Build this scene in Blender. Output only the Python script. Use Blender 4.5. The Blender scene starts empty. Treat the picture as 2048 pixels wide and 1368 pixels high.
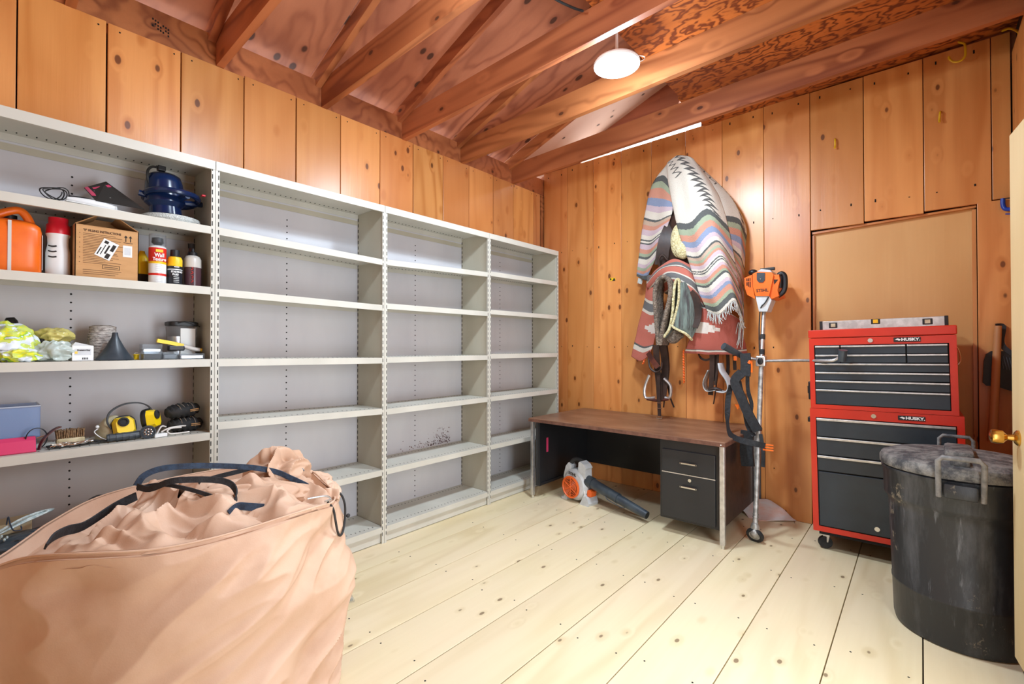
import bpy, bmesh, math, random
from mathutils import Vector, Matrix, Euler, noise, Quaternion
random.seed(7)
scene = bpy.context.scene
COL = scene.collection
PI = math.pi

# ---------------------------------------------------------------- camera, world, lights
F_PX = 940.65
cam_d = bpy.data.cameras.new('camera'); cam_o = bpy.data.objects.new('camera', cam_d); COL.objects.link(cam_o)
cam_d.sensor_width = 36.0; cam_d.lens = F_PX / 2048 * 36.0; cam_d.clip_start = 0.02
yaw, pit = 0.7164, 0.0099
Fv = Vector((-math.sin(yaw)*math.cos(pit), math.cos(yaw)*math.cos(pit), math.sin(pit)))
Rv = Vector((math.cos(yaw), math.sin(yaw), 0)); Uv = Rv.cross(Fv)
cam_o.matrix_world = Matrix(((Rv.x, Uv.x, -Fv.x, 2.9557), (Rv.y, Uv.y, -Fv.y, -3.8934), (Rv.z, Uv.z, -Fv.z, 1.25), (0, 0, 0, 1)))
scene.camera = cam_o

scene.view_settings.view_transform = 'Standard'
scene.view_settings.look = 'None'
scene.view_settings.gamma = 1.0
scene.view_settings.use_curve_mapping = False
scene.view_settings.exposure = 0.50

world = bpy.data.worlds.new('overcast_sky'); scene.world = world; world.use_nodes = True
bg = world.node_tree.nodes['Background']
bg.inputs[0].default_value = (0.93, 0.96, 1.0, 1); bg.inputs[1].default_value = 3.0

def area(name, loc, rot, sx, sy, power, col, shape='RECTANGLE', spread=PI):
    l = bpy.data.lights.new(name, 'AREA'); l.shape = shape; l.size = sx; l.size_y = sy
    l.energy = power; l.color = col; l.spread = spread
    o = bpy.data.objects.new(name, l); COL.objects.link(o); o.location = loc; o.rotation_euler = rot
    return o
def bulb(name, loc, power, col, radius=.10):
    l = bpy.data.lights.new(name, 'POINT'); l.energy = power; l.color = col; l.shadow_soft_size = radius
    o = bpy.data.objects.new(name, l); COL.objects.link(o); o.location = loc; return o
LAMP = (1.655, -1.49, 2.85)
bulb('ceiling_lamp_light', (LAMP[0], LAMP[1], LAMP[2]-0.11), 20, (0.68, 0.85, 1.0), .085)
area('ceiling_lamp_downlight', (LAMP[0], LAMP[1], LAMP[2]-0.024), (0, 0, 0), 0.24, 0.24, 27, (0.70, 0.86, 1.0), 'DISK')
area('rear_lamp_downlight', (1.70, -2.74, 2.83), (0, 0, 0), 0.24, 0.24, 20, (0.70, 0.86, 1.0), 'DISK')
bulb('rear_lamp_light', (1.70, -2.74, 2.72), 20, (0.68, 0.85, 1.0), .085)   # the next lamp of the row, just above the frame
# daylight entering by the open doorway in the right wall (the leaf of door_1 stands open beside it)
area('doorway_daylight', (3.37, -2.52, 1.10), (0, math.radians(90), 0), 1.9, 0.76, 27, (0.74, 0.87, 1.0))
area('front_fill', (2.2, -5.10, 1.55), (math.radians(90), 0, 0), 2.0, 2.0, 4, (0.72, 0.86, 1.0))  # soft fill added behind the camera, no opening lets daylight in there

# ---------------------------------------------------------------- materials
def lin(r, g, b):
    f = lambda c: (c/255/12.92) if c/255 <= 0.04045 else ((c/255+0.055)/1.055)**2.4
    return (f(r), f(g), f(b), 1)
class NT:
    def __init__(s, name):
        s.m = bpy.data.materials.new(name); s.m.use_nodes = True; s.t = s.m.node_tree
        s.b = s.t.nodes['Principled BSDF']
    def n(s, typ, **kw):
        nd = s.t.nodes.new(typ)
        for k, v in kw.items(): setattr(nd, k, v)
        return nd
    def l(s, a, b): s.t.links.new(a, b)
    def math(s, op, a, b=None, c=None):
        nd = s.n('ShaderNodeMath', operation=op)
        for i, v in enumerate((a, b, c)):
            if v is None: continue
            if isinstance(v, (int, float)): nd.inputs[i].default_value = v
            else: s.l(v, nd.inputs[i])
        return nd.outputs[0]
    def mix(s, fac, a, b, mode='MIX'):
        nd = s.n('ShaderNodeMix', data_type='RGBA', blend_type=mode)
        if isinstance(fac, (int, float)): nd.inputs[0].default_value = fac
        else: s.l(fac, nd.inputs[0])
        for i, v in ((6, a), (7, b)):
            if isinstance(v, tuple): nd.inputs[i].default_value = v
            else: s.l(v, nd.inputs[i])
        return nd.outputs[2]
    def ramp(s, fac, stops, interp='LINEAR'):
        nd = s.n('ShaderNodeValToRGB'); cr = nd.color_ramp; cr.interpolation = interp
        while len(cr.elements) < len(stops): cr.elements.new(0.5)
        for e, (p, c) in zip(cr.elements, stops): e.position = p; e.color = c
        s.l(fac, nd.inputs[0]); return nd.outputs[0]
    def map(s, vec, scale=(1, 1, 1), loc=(0, 0, 0), rot=(0, 0, 0)):
        nd = s.n('ShaderNodeMapping'); nd.inputs['Scale'].default_value = scale; nd.inputs['Location'].default_value = loc
        nd.inputs['Rotation'].default_value = rot
        s.l(vec, nd.inputs[0]); return nd.outputs[0]
    def noise(s, vec, scale, detail=3, rough=0.5, dist=0.0):
        nd = s.n('ShaderNodeTexNoise'); nd.inputs['Scale'].default_value = scale; nd.inputs['Detail'].default_value = detail
        nd.inputs['Roughness'].default_value = rough; nd.inputs['Distortion'].default_value = dist
        s.l(vec, nd.inputs['Vector']); return nd.outputs['Fac']
    def obj(s): return s.n('ShaderNodeTexCoord').outputs['Object']
    def bump(s, h, strength=0.3, dist=0.01):
        nd = s.n('ShaderNodeBump'); nd.inputs['Strength'].default_value = strength; nd.inputs['Distance'].default_value = dist
        s.l(h, nd.inputs['Height']); s.l(nd.outputs[0], s.b.inputs['Normal'])
B4 = (0, 0, 0, 1); W4 = (1, 1, 1, 1)

def plain(name, rgb, rough=0.5, metal=0.0, spec=0.5, **kw):
    t = NT(name); t.b.inputs['Base Color'].default_value = lin(*rgb)
    t.b.inputs['Roughness'].default_value = rough; t.b.inputs['Metallic'].default_value = metal
    t.b.inputs['Specular IOR Level'].default_value = spec
    for k, v in kw.items(): t.b.inputs[k].default_value = v
    return t.m
def mottled(name, a, b, scale=8, rough=0.5, metal=0.0, stretch=(1, 1, 1), lo=0.4, hi=0.65, bump=0.0, detail=5, spec=0.5, bscale=None, bdist=0.004):
    t = NT(name); v = t.map(t.obj(), stretch)
    f = t.noise(v, scale, detail, 0.6)
    c = t.ramp(f, [(lo, lin(*a)), (hi, lin(*b))]); t.l(c, t.b.inputs['Base Color'])
    t.b.inputs['Roughness'].default_value = rough; t.b.inputs['Metallic'].default_value = metal
    t.b.inputs['Specular IOR Level'].default_value = spec
    if bump: t.bump(t.noise(v, bscale or scale*3, 3), bump, bdist)
    return t.m

def wood(name, light, dark, knot, axis='Z', knots=7.0, kr=0.085, ring=9.0, contrast=0.5, rough=0.42, vary=0.16, wild=0.0, bump=0.08, coat=0.0, stain=None):
    """sawn softwood: growth rings swirling round knots, each board with its own piece of the pattern"""
    t = NT(name)
    oi = t.n('ShaderNodeObjectInfo')
    rnd = t.math('MULTIPLY', oi.outputs['Random'], 91.0)
    cmb = t.n('ShaderNodeCombineXYZ')
    for i in range(3): t.l(rnd, cmb.inputs[i])
    add = t.n('ShaderNodeVectorMath', operation='ADD'); t.l(t.obj(), add.inputs[0]); t.l(cmb.outputs[0], add.inputs[1])
    P = add.outputs[0]
    k = {'X': 0, 'Y': 1, 'Z': 2}[axis]
    def st(g, c=1.0): return tuple(g if i == k else c for i in range(3))
    vo = t.n('ShaderNodeTexVoronoi'); vo.inputs['Scale'].default_value = knots
    t.l(t.map(P, st(0.55)), vo.inputs['Vector'])
    d = vo.outputs['Distance']
    swirl = t.ramp(d, [(0.0, W4), (0.10, (0.45, 0.45, 0.45, 1)), (0.32, B4)], 'EASE')
    n1 = t.noise(t.map(P, st(0.10 + 0.55*wild)), 2.2 + wild*1.6, 3 + wild*1.0, 0.45 + 0.1*wild)
    base = t.math('MULTIPLY_ADD', n1, ring, t.math('MULTIPLY', swirl, 1.1 if wild < .5 else 0.5))
    sn = t.math('MULTIPLY_ADD', t.math('SINE', t.math('MULTIPLY', base, 6.283)), 0.5, 0.5)
    sharp = t.math('POWER', sn, 2.2)
    fine = t.noise(t.map(P, st(0.035)), 60, 3, 0.6)
    fade = t.noise(t.map(P, st(0.3)), 1.6, 2)
    g = t.math('MULTIPLY', sharp, t.ramp(fade, [(0.35, (.25, .25, .25, 1)), (0.62, W4)]) if wild < .5 else 1.0)
    f = t.math('MULTIPLY_ADD', fine, 0.30, t.math('MULTIPLY', g, contrast))
    col = t.mix(f, lin(*light), lin(*dark))
    tone = t.noise(t.map(P, st(0.4)), 2.6, 2)
    col = t.mix(t.ramp(tone, [(0.4, B4), (0.68, (0.55, 0.55, 0.55, 1))]), col, lin(*(stain or dark)))
    halo = t.ramp(d, [(kr, W4), (kr*2.2, B4)])
    col = t.mix(t.math('MULTIPLY', halo, 0.45), col, lin(*dark))
    kn = t.ramp(d, [(kr*0.75, W4), (kr, B4)])
    col = t.mix(t.math('MULTIPLY', kn, 0.85), col, lin(*knot))
    hs = t.n('ShaderNodeHueSaturation'); t.l(col, hs.inputs['Color'])
    t.l(t.math('MULTIPLY_ADD', oi.outputs['Random'], vary*2, 1.0-vary), hs.inputs['Value'])
    t.l(t.math('MULTIPLY_ADD', t.math('FRACT', t.math('MULTIPLY', oi.outputs['Random'], 7.3)), 0.008, 0.496), hs.inputs['Hue'])
    t.l(hs.outputs[0], t.b.inputs['Base Color'])
    t.b.inputs['Roughness'].default_value = rough
    if coat: t.b.inputs['Coat Weight'].default_value = coat; t.b.inputs['Coat Roughness'].default_value = 0.25
    t.bump(t.math('MULTIPLY_ADD', fine, 0.5, t.noise(t.map(P, st(0.25)), 9, 2)), bump, 0.01)
    return t.m

M = {}
M['wallboard'] = wood('varnished_pine', (228, 158, 92), (192, 114, 52), (92, 46, 22), 'Z', knots=8.0, kr=0.115, ring=10, contrast=0.62, rough=0.36, coat=0.25, bump=0.10)
M['floorboard'] = wood('bare_pale_pine', (230, 214, 176), (204, 182, 136), (120, 98, 72), 'Y', knots=8.5, kr=0.085, ring=9, contrast=0.5, rough=0.5, vary=0.05, bump=0.05, stain=(226, 206, 176))
M['joist'] = wood('old_fir', (198, 122, 74), (134, 70, 38), (72, 38, 24), 'X', knots=6.5, kr=0.09, ring=14, contrast=0.95, rough=0.5, vary=0.08)
M['rafterply'] = wood('roof_plywood', (196, 126, 92), (150, 86, 62), (50, 28, 22), 'X', knots=6.5, kr=0.16, ring=14, contrast=0.8, rough=0.55, vary=0.06)
M['loftply'] = wood('wild_grain_plywood', (206, 112, 50), (108, 44, 16), (90, 40, 18), 'X', knots=1.3, kr=0.05, ring=13, contrast=0.95, rough=0.5, vary=0.04, wild=1.0)
M['paledaylitply'] = wood('pale_daylit_plywood', (236, 200, 176), (214, 168, 140), (60, 38, 30), 'X', knots=11, kr=0.13, ring=4, contrast=0.3, rough=0.6, vary=0.03)  # own lighter tone plus daylight from the gable slit painted into the colour
M['panelply'] = wood('birch_panel', (222, 176, 116), (198, 142, 80), (130, 82, 40), 'Z', knots=1.5, kr=0.03, ring=3, contrast=0.22, rough=0.45, vary=0.02)
M['doorwood'] = wood('pale_door_wood', (226, 200, 156), (204, 170, 120), (140, 96, 56), 'Z', knots=3, kr=0.05, ring=6, contrast=0.35, rough=0.45, vary=0.02)
M['handlewood'] = wood('hammer_wood', (206, 150, 100), (168, 108, 62), (120, 74, 40), 'Z', knots=2, kr=0.02, ring=5, contrast=0.35, rough=0.5, vary=0.02)
M['darkgap'] = plain('shadowed_backing', (52, 30, 18), 0.9)

def steel_paint(name, a, b, chips=(70, 60, 52), rough=0.42, chipamt=0.74):
    t = NT(name); P = t.obj()
    c = t.mix(t.ramp(t.noise(t.map(P, (1, 1, 0.35)), 3.0, 4), [(0.38, B4), (0.68, W4)]), lin(*a), lin(*b))
    oi = t.n('ShaderNodeObjectInfo')
    chip = t.ramp(t.noise(P, 26, 6, 0.75), [(chipamt, B4), (chipamt+0.02, W4)])
    c = t.mix(t.math('MULTIPLY', chip, 0.7), c, lin(*chips)); t.l(c, t.b.inputs['Base Color'])
    t.b.inputs['Roughness'].default_value = rough
    t.bump(t.noise(P, 2.0, 2), 0.12, 0.05)
    return t.m
M['shelfpaint'] = steel_paint('beige_steel_paint', (206, 202, 190), (192, 188, 176))
M['shelfback'] = steel_paint('grey_steel_back', (206, 204, 206), (194, 192, 196))
M['shelfside'] = steel_paint('side_steel_paint', (190, 184, 166), (176, 168, 148))
M['slot'] = plain('slot_black', (22, 20, 18), 0.9)
M['black'] = plain('black_plastic', (22, 23, 26), 0.45)
M['rubber'] = mottled('black_rubber', (26, 26, 28), (48, 47, 46), 20, 0.75)
M['blackmetal'] = steel_paint('worn_black_enamel', (28, 29, 32), (38, 38, 40), chips=(150, 146, 140), rough=0.35, chipamt=0.72)
M['chrome'] = plain('chrome', (215, 215, 212), 0.18, 1.0)
M['alu'] = mottled('brushed_aluminium', (196, 196, 196), (222, 222, 222), 30, 0.34, 0.9)
M['dullalu'] = mottled('dull_aluminium', (150, 148, 142), (206, 204, 200), 26, 0.45, 0.6)
M['red'] = mottled('red_tool_paint', (204, 48, 28), (190, 40, 24), 3, 0.3, bump=0.02)
M['drawer'] = mottled('slate_drawer_paint', (34, 42, 50), (44, 54, 62), 3, 0.34)
M['white'] = plain('white_plastic', (232, 232, 230), 0.4)
M['greyplastic'] = mottled('light_grey_plastic', (204, 206, 208), (186, 188, 188), 14, 0.45)
M['orange'] = mottled('orange_plastic', (240, 112, 20), (226, 96, 14), 6, 0.36)
M['orangegrill'] = plain('orange_grille', (226, 98, 34), 0.4)
M['tube'] = mottled('dark_blue_grey_plastic', (48, 56, 64), (66, 74, 80), 12, 0.34)
M['brass'] = plain('brass', (214, 168, 84), 0.22, 1.0)
M['yellow'] = plain('yellow_plastic', (244, 206, 12), 0.4)
M['yellowhook'] = plain('yellow_vinyl', (222, 176, 26), 0.45)
M['blue'] = plain('clamp_blue', (18, 62, 160), 0.35)
M['deepblue'] = plain('polisher_blue', (12, 32, 70), 0.22)
M['navy'] = mottled('navy_webbing', (44, 62, 84), (30, 40, 56), 60, 0.75, bump=0.3)
M['blackweb'] = mottled('black_webbing', (24, 25, 28), (38, 40, 44), 60, 0.75, bump=0.3)
M['leather'] = mottled('dark_brown_leather', (58, 38, 30), (36, 24, 20), 12, 0.5, bump=0.2)
M['redbrown'] = mottled('oxblood_leather', (94, 42, 30), (62, 28, 22), 10, 0.4)
M['card'] = mottled('cardboard', (198, 150, 100), (186, 138, 88), 5, 0.8, stretch=(1, 1, 4))
M['ink'] = plain('black_ink', (40, 34, 30), 0.8)
M['cardink'] = plain('brown_ink', (84, 56, 36), 0.8)
M['paper'] = plain('label_paper', (226, 226, 222), 0.7)
M['capred'] = plain('red_cap', (206, 24, 44), 0.35)
M['labelred'] = plain('label_red', (206, 38, 26), 0.4)
M['labelyellow'] = plain('label_yellow', (240, 188, 20), 0.4)
M['labelblack'] = plain('label_black', (26, 30, 38), 0.4)
M['oil'] = plain('dark_oil', (86, 60, 66), 0.2)
M['bottlewhite'] = plain('translucent_white', (206, 200, 192), 0.35)
M['clear'] = plain('clear_plastic', (225, 230, 235), 0.08, 0, 0.5, **{'Transmission Weight': 0.92, 'IOR': 1.15, 'Alpha': 0.55})
M['frost'] = plain('frosted_plastic', (214, 222, 232), 0.4, 0, 0.5, **{'Alpha': 0.5})
M['bluebox'] = plain('blue_clear_plastic', (150, 176, 216), 0.2, 0, 0.5, **{'Alpha': 0.45})
M['pink'] = plain('pink_plastic', (210, 62, 104), 0.3)
M['wool'] = mottled('cream_fleece', (232, 222, 178), (196, 180, 128), 60, 0.95, bump=1.0, bscale=90, bdist=0.02)
M['bonnet'] = mottled('white_terry', (226, 228, 222), (200, 202, 196), 90, 0.95, bump=1.0, bscale=220, bdist=0.01)
M['greywool'] = mottled('grey_brown_felt', (140, 124, 108), (92, 80, 72), 50, 0.95, bump=1.0, bscale=90, bdist=0.02)
M['tealwool'] = mottled('teal_grey_weave', (120, 134, 126), (70, 66, 66), 14, 0.95, stretch=(3, 3, .3), bump=0.8, bscale=60, bdist=0.01)
M['twine'] = mottled('twine', (214, 206, 198), (120, 110, 104), 50, 0.9, stretch=(1, 1, 5), bump=0.8)
M['bristle'] = mottled('bristle', (150, 118, 84), (92, 68, 46), 90, 0.9, bump=0.8)
M['brushwood'] = mottled('worn_pale_wood', (206, 194, 160), (176, 162, 126), 20, 0.7)
M['cable'] = plain('pale_cable', (214, 208, 200), 0.5)
M['rope'] = mottled('pale_rope', (220, 232, 230), (170, 190, 192), 60, 0.8, bump=0.6)
M['desktop'] = mottled('brown_laminate', (118, 82, 62), (142, 104, 80), 4, 0.34, bump=0.02, stretch=(1, 2.5, 1))
M['deskedge'] = mottled('brown_edge', (116, 78, 62), (88, 56, 44), 20, 0.5)
M['canvas'] = mottled('tan_canvas', (206, 172, 146), (194, 156, 128), 4, 0.62, bump=0.10, bscale=240, bdist=0.003)
M['pad'] = mottled('faded_pink_felt', (204, 196, 192), (206, 160, 142), 5, 0.9, stretch=(1, 1, 3), bump=0.4, lo=0.35, hi=0.6)
M['bin'] = None
M['lamp'] = None
t = NT('can_black_rubber'); P = t.obj()
c = t.mix(t.ramp(t.noise(t.map(P, (1, 1, 0.22)), 9, 6, 0.7), [(0.50, B4), (0.74, (.40, .40, .40, 1))]), lin(32, 34, 38), lin(112, 112, 116))
c = t.mix(t.ramp(t.noise(t.map(P, (1, 1, 0.12)), 26, 5, 0.7), [(0.60, B4), (0.70, (.5, .5, .5, 1))]), c, lin(120, 122, 128))
c = t.mix(t.ramp(t.noise(P, 3.2, 8, 0.82), [(0.60, B4), (0.64, (.7, .7, .7, 1))]), c, lin(150, 138, 118))
t.l(c, t.b.inputs['Base Color']); t.b.inputs['Roughness'].default_value = 0.42
t.bump(t.noise(t.map(P, (1, 1, 0.25)), 20, 4), 0.25, 0.006); M['bin'] = t.m
t = NT('dusty_lid'); P = t.obj()
c = t.mix(t.ramp(t.noise(P, 14, 8, 0.75), [(0.42, B4), (0.6, (.8, .8, .8, 1))]), lin(62, 62, 64), lin(142, 138, 132))
t.l(c, t.b.inputs['Base Color']); t.b.inputs['Roughness'].default_value = 0.6
t.bump(t.noise(P, 26, 5, 0.7), 0.6, 0.01); M['lid'] = t.m
M['handlegrey'] = mottled('grey_worn_metal', (98, 96, 94), (134, 130, 126), 30, 0.5)
t = NT('lamp_glow'); t.b.inputs['Emission Color'].default_value = (0.97, 0.99, 1, 1); t.b.inputs['Emission Strength'].default_value = 14
M['lamp'] = t.m

def striped(name, stops, zig=None, motif=None):
    """woven blanket: bands across the V coordinate of the cloth, woven noise"""
    t = NT(name); uv = t.n('ShaderNodeTexCoord').outputs['UV']
    sp = t.n('ShaderNodeSeparateXYZ'); t.l(uv, sp.inputs[0]); U_, V_ = sp.outputs[0], sp.outputs[1]
    wob = t.math('MULTIPLY_ADD', t.noise(t.map(uv, (30, 60, 1)), 1.0, 2), 0.012, -0.006)
    v = t.math('ADD', V_, wob)
    c = t.ramp(v, [(p, lin(*cc)) for p, cc in stops], 'CONSTANT')
    if zig:
        tri = t.math('ABSOLUTE', t.math('MULTIPLY_ADD', t.math('FRACT', t.math('MULTIPLY', V_, 28)), 2.0, -1.0))
        off = t.math('SUBTRACT', t.math('ADD', t.math('MULTIPLY', tri, 0.16), 0.40), t.math('MULTIPLY', V_, -0.7))
        dd = t.math('ABSOLUTE', t.math('SUBTRACT', U_, off))
        m = t.math('MULTIPLY', t.math('LESS_THAN', dd, 0.055), t.math('LESS_THAN', V_, 0.40))
        c = t.mix(m, c, lin(48, 50, 52))
        dd2 = t.math('ABSOLUTE', t.math('SUBTRACT', U_, t.math('SUBTRACT', off, 0.30)))
        m2 = t.math('MULTIPLY', t.math('LESS_THAN', dd2, 0.03), t.math('LESS_THAN', V_, 0.16))
        c = t.mix(m2, c, lin(60, 60, 58))
    if motif:
        (u0, v0, hw, hh) = motif
        du = t.math('DIVIDE', t.math('ABSOLUTE', t.math('SUBTRACT', U_, u0)), hw)
        dv = t.math('DIVIDE', t.math('SNAP', t.math('ABSOLUTE', t.math('SUBTRACT', V_, v0)), hh/3.0), hh)
        m = t.math('LESS_THAN', t.math('ADD', du, dv), 1.0)
        c = t.mix(m, c, lin(222, 210, 200))
    t.l(t.mix(t.math('MULTIPLY', t.noise(t.map(uv, (260, 200, 1)), 1.0, 2), 0.22), c, lin(238, 228, 216)), t.b.inputs['Base Color'])
    t.b.inputs['Roughness'].default_value = 0.95
    t.b.inputs['Specular IOR Level'].default_value = 0.1
    t.bump(t.noise(t.map(uv, (80, 160, 1)), 1.0, 2), 0.7, 0.008)
    return t.m
CR, DK, GN, OR, BL, LI, TN = (216, 208, 194), (44, 56, 60), (146, 160, 132), (198, 130, 104), (118, 136, 170), (196, 172, 182), (184, 156, 134)
serape = [(0, CR), (0.40, DK), (0.44, GN), (0.475, OR), (0.515, BL), (0.55, LI), (0.575, CR), (0.605, DK), (0.615, TN), (0.635, GN),
          (0.65, OR), (0.665, LI), (0.69, CR), (0.702, DK), (0.708, CR), (0.718, DK), (0.724, CR), (0.74, LI), (0.76, OR), (0.785, GN), (0.80, DK), (0.813, CR), (0.845, LI), (0.868, BL), (0.89, OR), (0.915, GN), (0.935, DK), (0.972, CR)]
M['serape'] = striped('striped_wool', serape, zig=True)
RD = (170, 58, 38); RD2 = (190, 88, 68)
M['redweave'] = striped('red_striped_weave', [(0, RD2), (0.10, (80, 84, 88)), (0.18, CR), (0.21, DK), (0.225, RD2), (0.42, CR), (0.46, (86, 88, 92)), (0.60, CR), (0.64, RD2), (0.80, CR), (0.83, (86, 88, 92)), (0.95, CR)])
M['redskirt'] = striped('red_skirt_weave', [(0, CR), (0.02, RD), (0.78, DK), (0.80, CR), (0.86, RD)], motif=(0.16, 0.36, 0.26, 0.09))
M['redskirt2'] = striped('red_left_weave', [(0, (86, 88, 92)), (0.10, CR), (0.13, RD2), (0.30, CR), (0.33, (86, 88, 92)), (0.42, CR), (0.45, RD2), (0.80, DK), (0.82, CR), (0.87, RD2)], motif=(0.85, 0.60, 0.5, 0.06))

# ---------------------------------------------------------------- mesh builder
class MB:
    def __init__(s): s.v = []; s.f = []; s.uv = {}
    def add(s, vs, fs, T=None):
        o = len(s.v)
        for p in vs:
            p = Vector(p); s.v.append(T @ p if T is not None else p)
        for f in fs: s.f.append(tuple(i+o for i in f))
        return s
    def box(s, lo, hi, T=None, bev=0.0):
        x0, y0, z0 = lo; x1, y1, z1 = hi
        if bev <= 0:
            v = [(x, y, z) for x in (x0, x1) for y in (y0, y1) for z in (z0, z1)]
            return s.add(v, [(0, 1, 3, 2), (4, 6, 7, 5), (0, 4, 5, 1), (2, 3, 7, 6), (0, 2, 6, 4), (1, 5, 7, 3)], T)
        bm = bmesh.new(); bmesh.ops.create_cube(bm, size=1)
        for q in bm.verts: q.co = Vector(((x0+x1)/2 + q.co.x*(x1-x0), (y0+y1)/2 + q.co.y*(y1-y0), (z0+z1)/2 + q.co.z*(z1-z0)))
        b = min(bev, .49*min(abs(x1-x0), abs(y1-y0), abs(z1-z0)))
        bmesh.ops.bevel(bm, geom=list(bm.edges), offset=b, segments=2, affect='EDGES', profile=0.5)
        bm.verts.index_update()
        s.add([q.co.copy() for q in bm.verts], [[q.index for q in f.verts] for f in bm.faces], T); bm.free(); return s
    def prism(s, poly, z0, z1, T=None):
        n = len(poly)
        a = sum(poly[i][0]*poly[(i+1) % n][1]-poly[(i+1) % n][0]*poly[i][1] for i in range(n))
        if a < 0: poly = poly[::-1]
        v = [(x, y, z0) for x, y in poly] + [(x, y, z1) for x, y in poly]
        f = [tuple(range(n-1, -1, -1)), tuple(range(n, 2*n))] + [(i, (i+1) % n, n+(i+1) % n, n+i) for i in range(n)]
        return s.add(v, f, T)
    def lathe(s, prof, T=None, n=32, cap=True):
        v = []; f = []
        for r, z in prof:
            for i in range(n):
                a = 2*PI*i/n; v.append((r*math.cos(a), r*math.sin(a), z))
        m = len(prof)
        for j in range(m-1):
            for i in range(n):
                f.append((j*n+i, j*n+(i+1) % n, (j+1)*n+(i+1) % n, (j+1)*n+i))
        if cap:
            f.append(tuple(range(n-1, -1, -1))); f.append(tuple((m-1)*n+i for i in range(n)))
        return s.add(v, f, T)
    def cyl(s, a, b, r0, r1=None, n=16):
        a = Vector(a); b = Vector(b); r1 = r0 if r1 is None else r1
        q = (b-a).to_track_quat('Z', 'Y').to_matrix().to_4x4(); T = Matrix.Translation(a) @ q
        return s.lathe([(r0, 0), (r1, (b-a).length)], T, n)
    def tube(s, pts, r, n=8, closed=False, smooth=True, flat=None):
        """round (or flat = (half width, half thickness, width direction)) section swept along points"""
        P = catmull(pts, 5, closed) if smooth else [Vector(p) for p in pts]
        m = len(P); v = []; f = []; prev = None
        for i, p in enumerate(P):
            t_ = (P[(i+1) % m]-P[i-1]) if closed else (P[min(i+1, m-1)]-P[max(i-1, 0)])
            if t_.length < 1e-9: t_ = Vector((0, 0, 1))
            t_.normalize()
            if flat:
                w = Vector(flat[2]) if not callable(flat[2]) else flat[2](i/(m-1))
                w = (w - t_*w.dot(t_))
                if w.length < 1e-4: w = prev or t_.orthogonal()
                w.normalize(); prev = w; u = t_.cross(w)
                for sx, sy in ((1, 1), (-1, 1), (-1, -1), (1, -1)): v.append(p + w*flat[0]*sx + u*flat[1]*sy)
            else:
                if prev is None: prev = t_.orthogonal()
                a = (prev - t_*prev.dot(t_)).normalized(); prev = a; b = t_.cross(a)
                rr = r(i/(m-1)) if callable(r) else r
                for k in range(n):
                    g = 2*PI*k/n; v.append(p + a*rr*math.cos(g) + b*rr*math.sin(g))
        k_ = 4 if flat else n
        for i in range(m if closed else m-1):
            j = (i+1) % m
            for k in range(k_): f.append((i*k_+k, i*k_+(k+1) % k_, j*k_+(k+1) % k_, j*k_+k))
        if not closed: f.append(tuple(range(k_-1, -1, -1))); f.append(tuple((m-1)*k_+k for k in range(k_)))
        return s.add(v, f)
    def sph(s, c, r, T=None, nu=16, nv=10):
        c = Vector(c); rx, ry, rz = (r, r, r) if isinstance(r, (int, float)) else r
        v = []; f = []
        for j in range(nv+1):
            th = PI*j/nv
            for i in range(nu): v.append((c.x+rx*math.sin(th)*math.cos(2*PI*i/nu), c.y+ry*math.sin(th)*math.sin(2*PI*i/nu), c.z+rz*math.cos(th)))
        for j in range(nv):
            for i in range(nu): f.append((j*nu+i, (j+1)*nu+i, (j+1)*nu+(i+1) % nu, j*nu+(i+1) % nu))
        return s.add(v, f, T)
    def grid(s, fn, nu, nv, closed_u=False, uv=None):
        o = len(s.v); v = []; f = []
        for j in range(nv+1):
            for i in range(nu + (0 if closed_u else 1)): v.append(fn(i/nu, j/nv))
        w = nu if closed_u else nu+1
        for j in range(nv):
            for i in range(nu): f.append((j*w+i, j*w+(i+1) % w, (j+1)*w+(i+1) % w, (j+1)*w+i))
        for j in range(nv+1):
            for i in range(w): s.uv[o+j*w+i] = (i/nu, j/nv) if uv is None else uv(i/nu, j/nv)
        return s.add(v, f)
    def build(s, name, mat, parent=None, smooth=False, loc=None, thick=0, sub=0):
        me = bpy.data.meshes.new(name)
        org = Vector(loc) if loc is not None else Vector((0, 0, 0))
        me.from_pydata([tuple(p-org) for p in s.v], [], s.f)
        if s.uv:
            l = me.uv_layers.new(name='UVMap')
            for lp in me.loops: l.data[lp.index].uv = s.uv.get(lp.vertex_index, (0, 0))
        bm = bmesh.new(); bm.from_mesh(me); bmesh.ops.remove_doubles(bm, verts=bm.verts, dist=1e-5); bmesh.ops.recalc_face_normals(bm, faces=bm.faces); bm.to_mesh(me); bm.free()
        me.materials.append(M[mat] if isinstance(mat, str) else mat)
        if smooth:
            me.polygons.foreach_set('use_smooth', [True]*len(me.polygons))
            try: me.set_sharp_from_angle(angle=math.radians(42))
            except Exception: pass
        o = bpy.data.objects.new(name, me); COL.objects.link(o); o.location = org
        if parent: o.parent = parent
        if thick:
            m = o.modifiers.new('Solidify', 'SOLIDIFY'); m.thickness = thick; m.offset = 0
        if sub:
            m = o.modifiers.new('Subsurf', 'SUBSURF'); m.levels = sub; m.render_levels = sub
        return o

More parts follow.
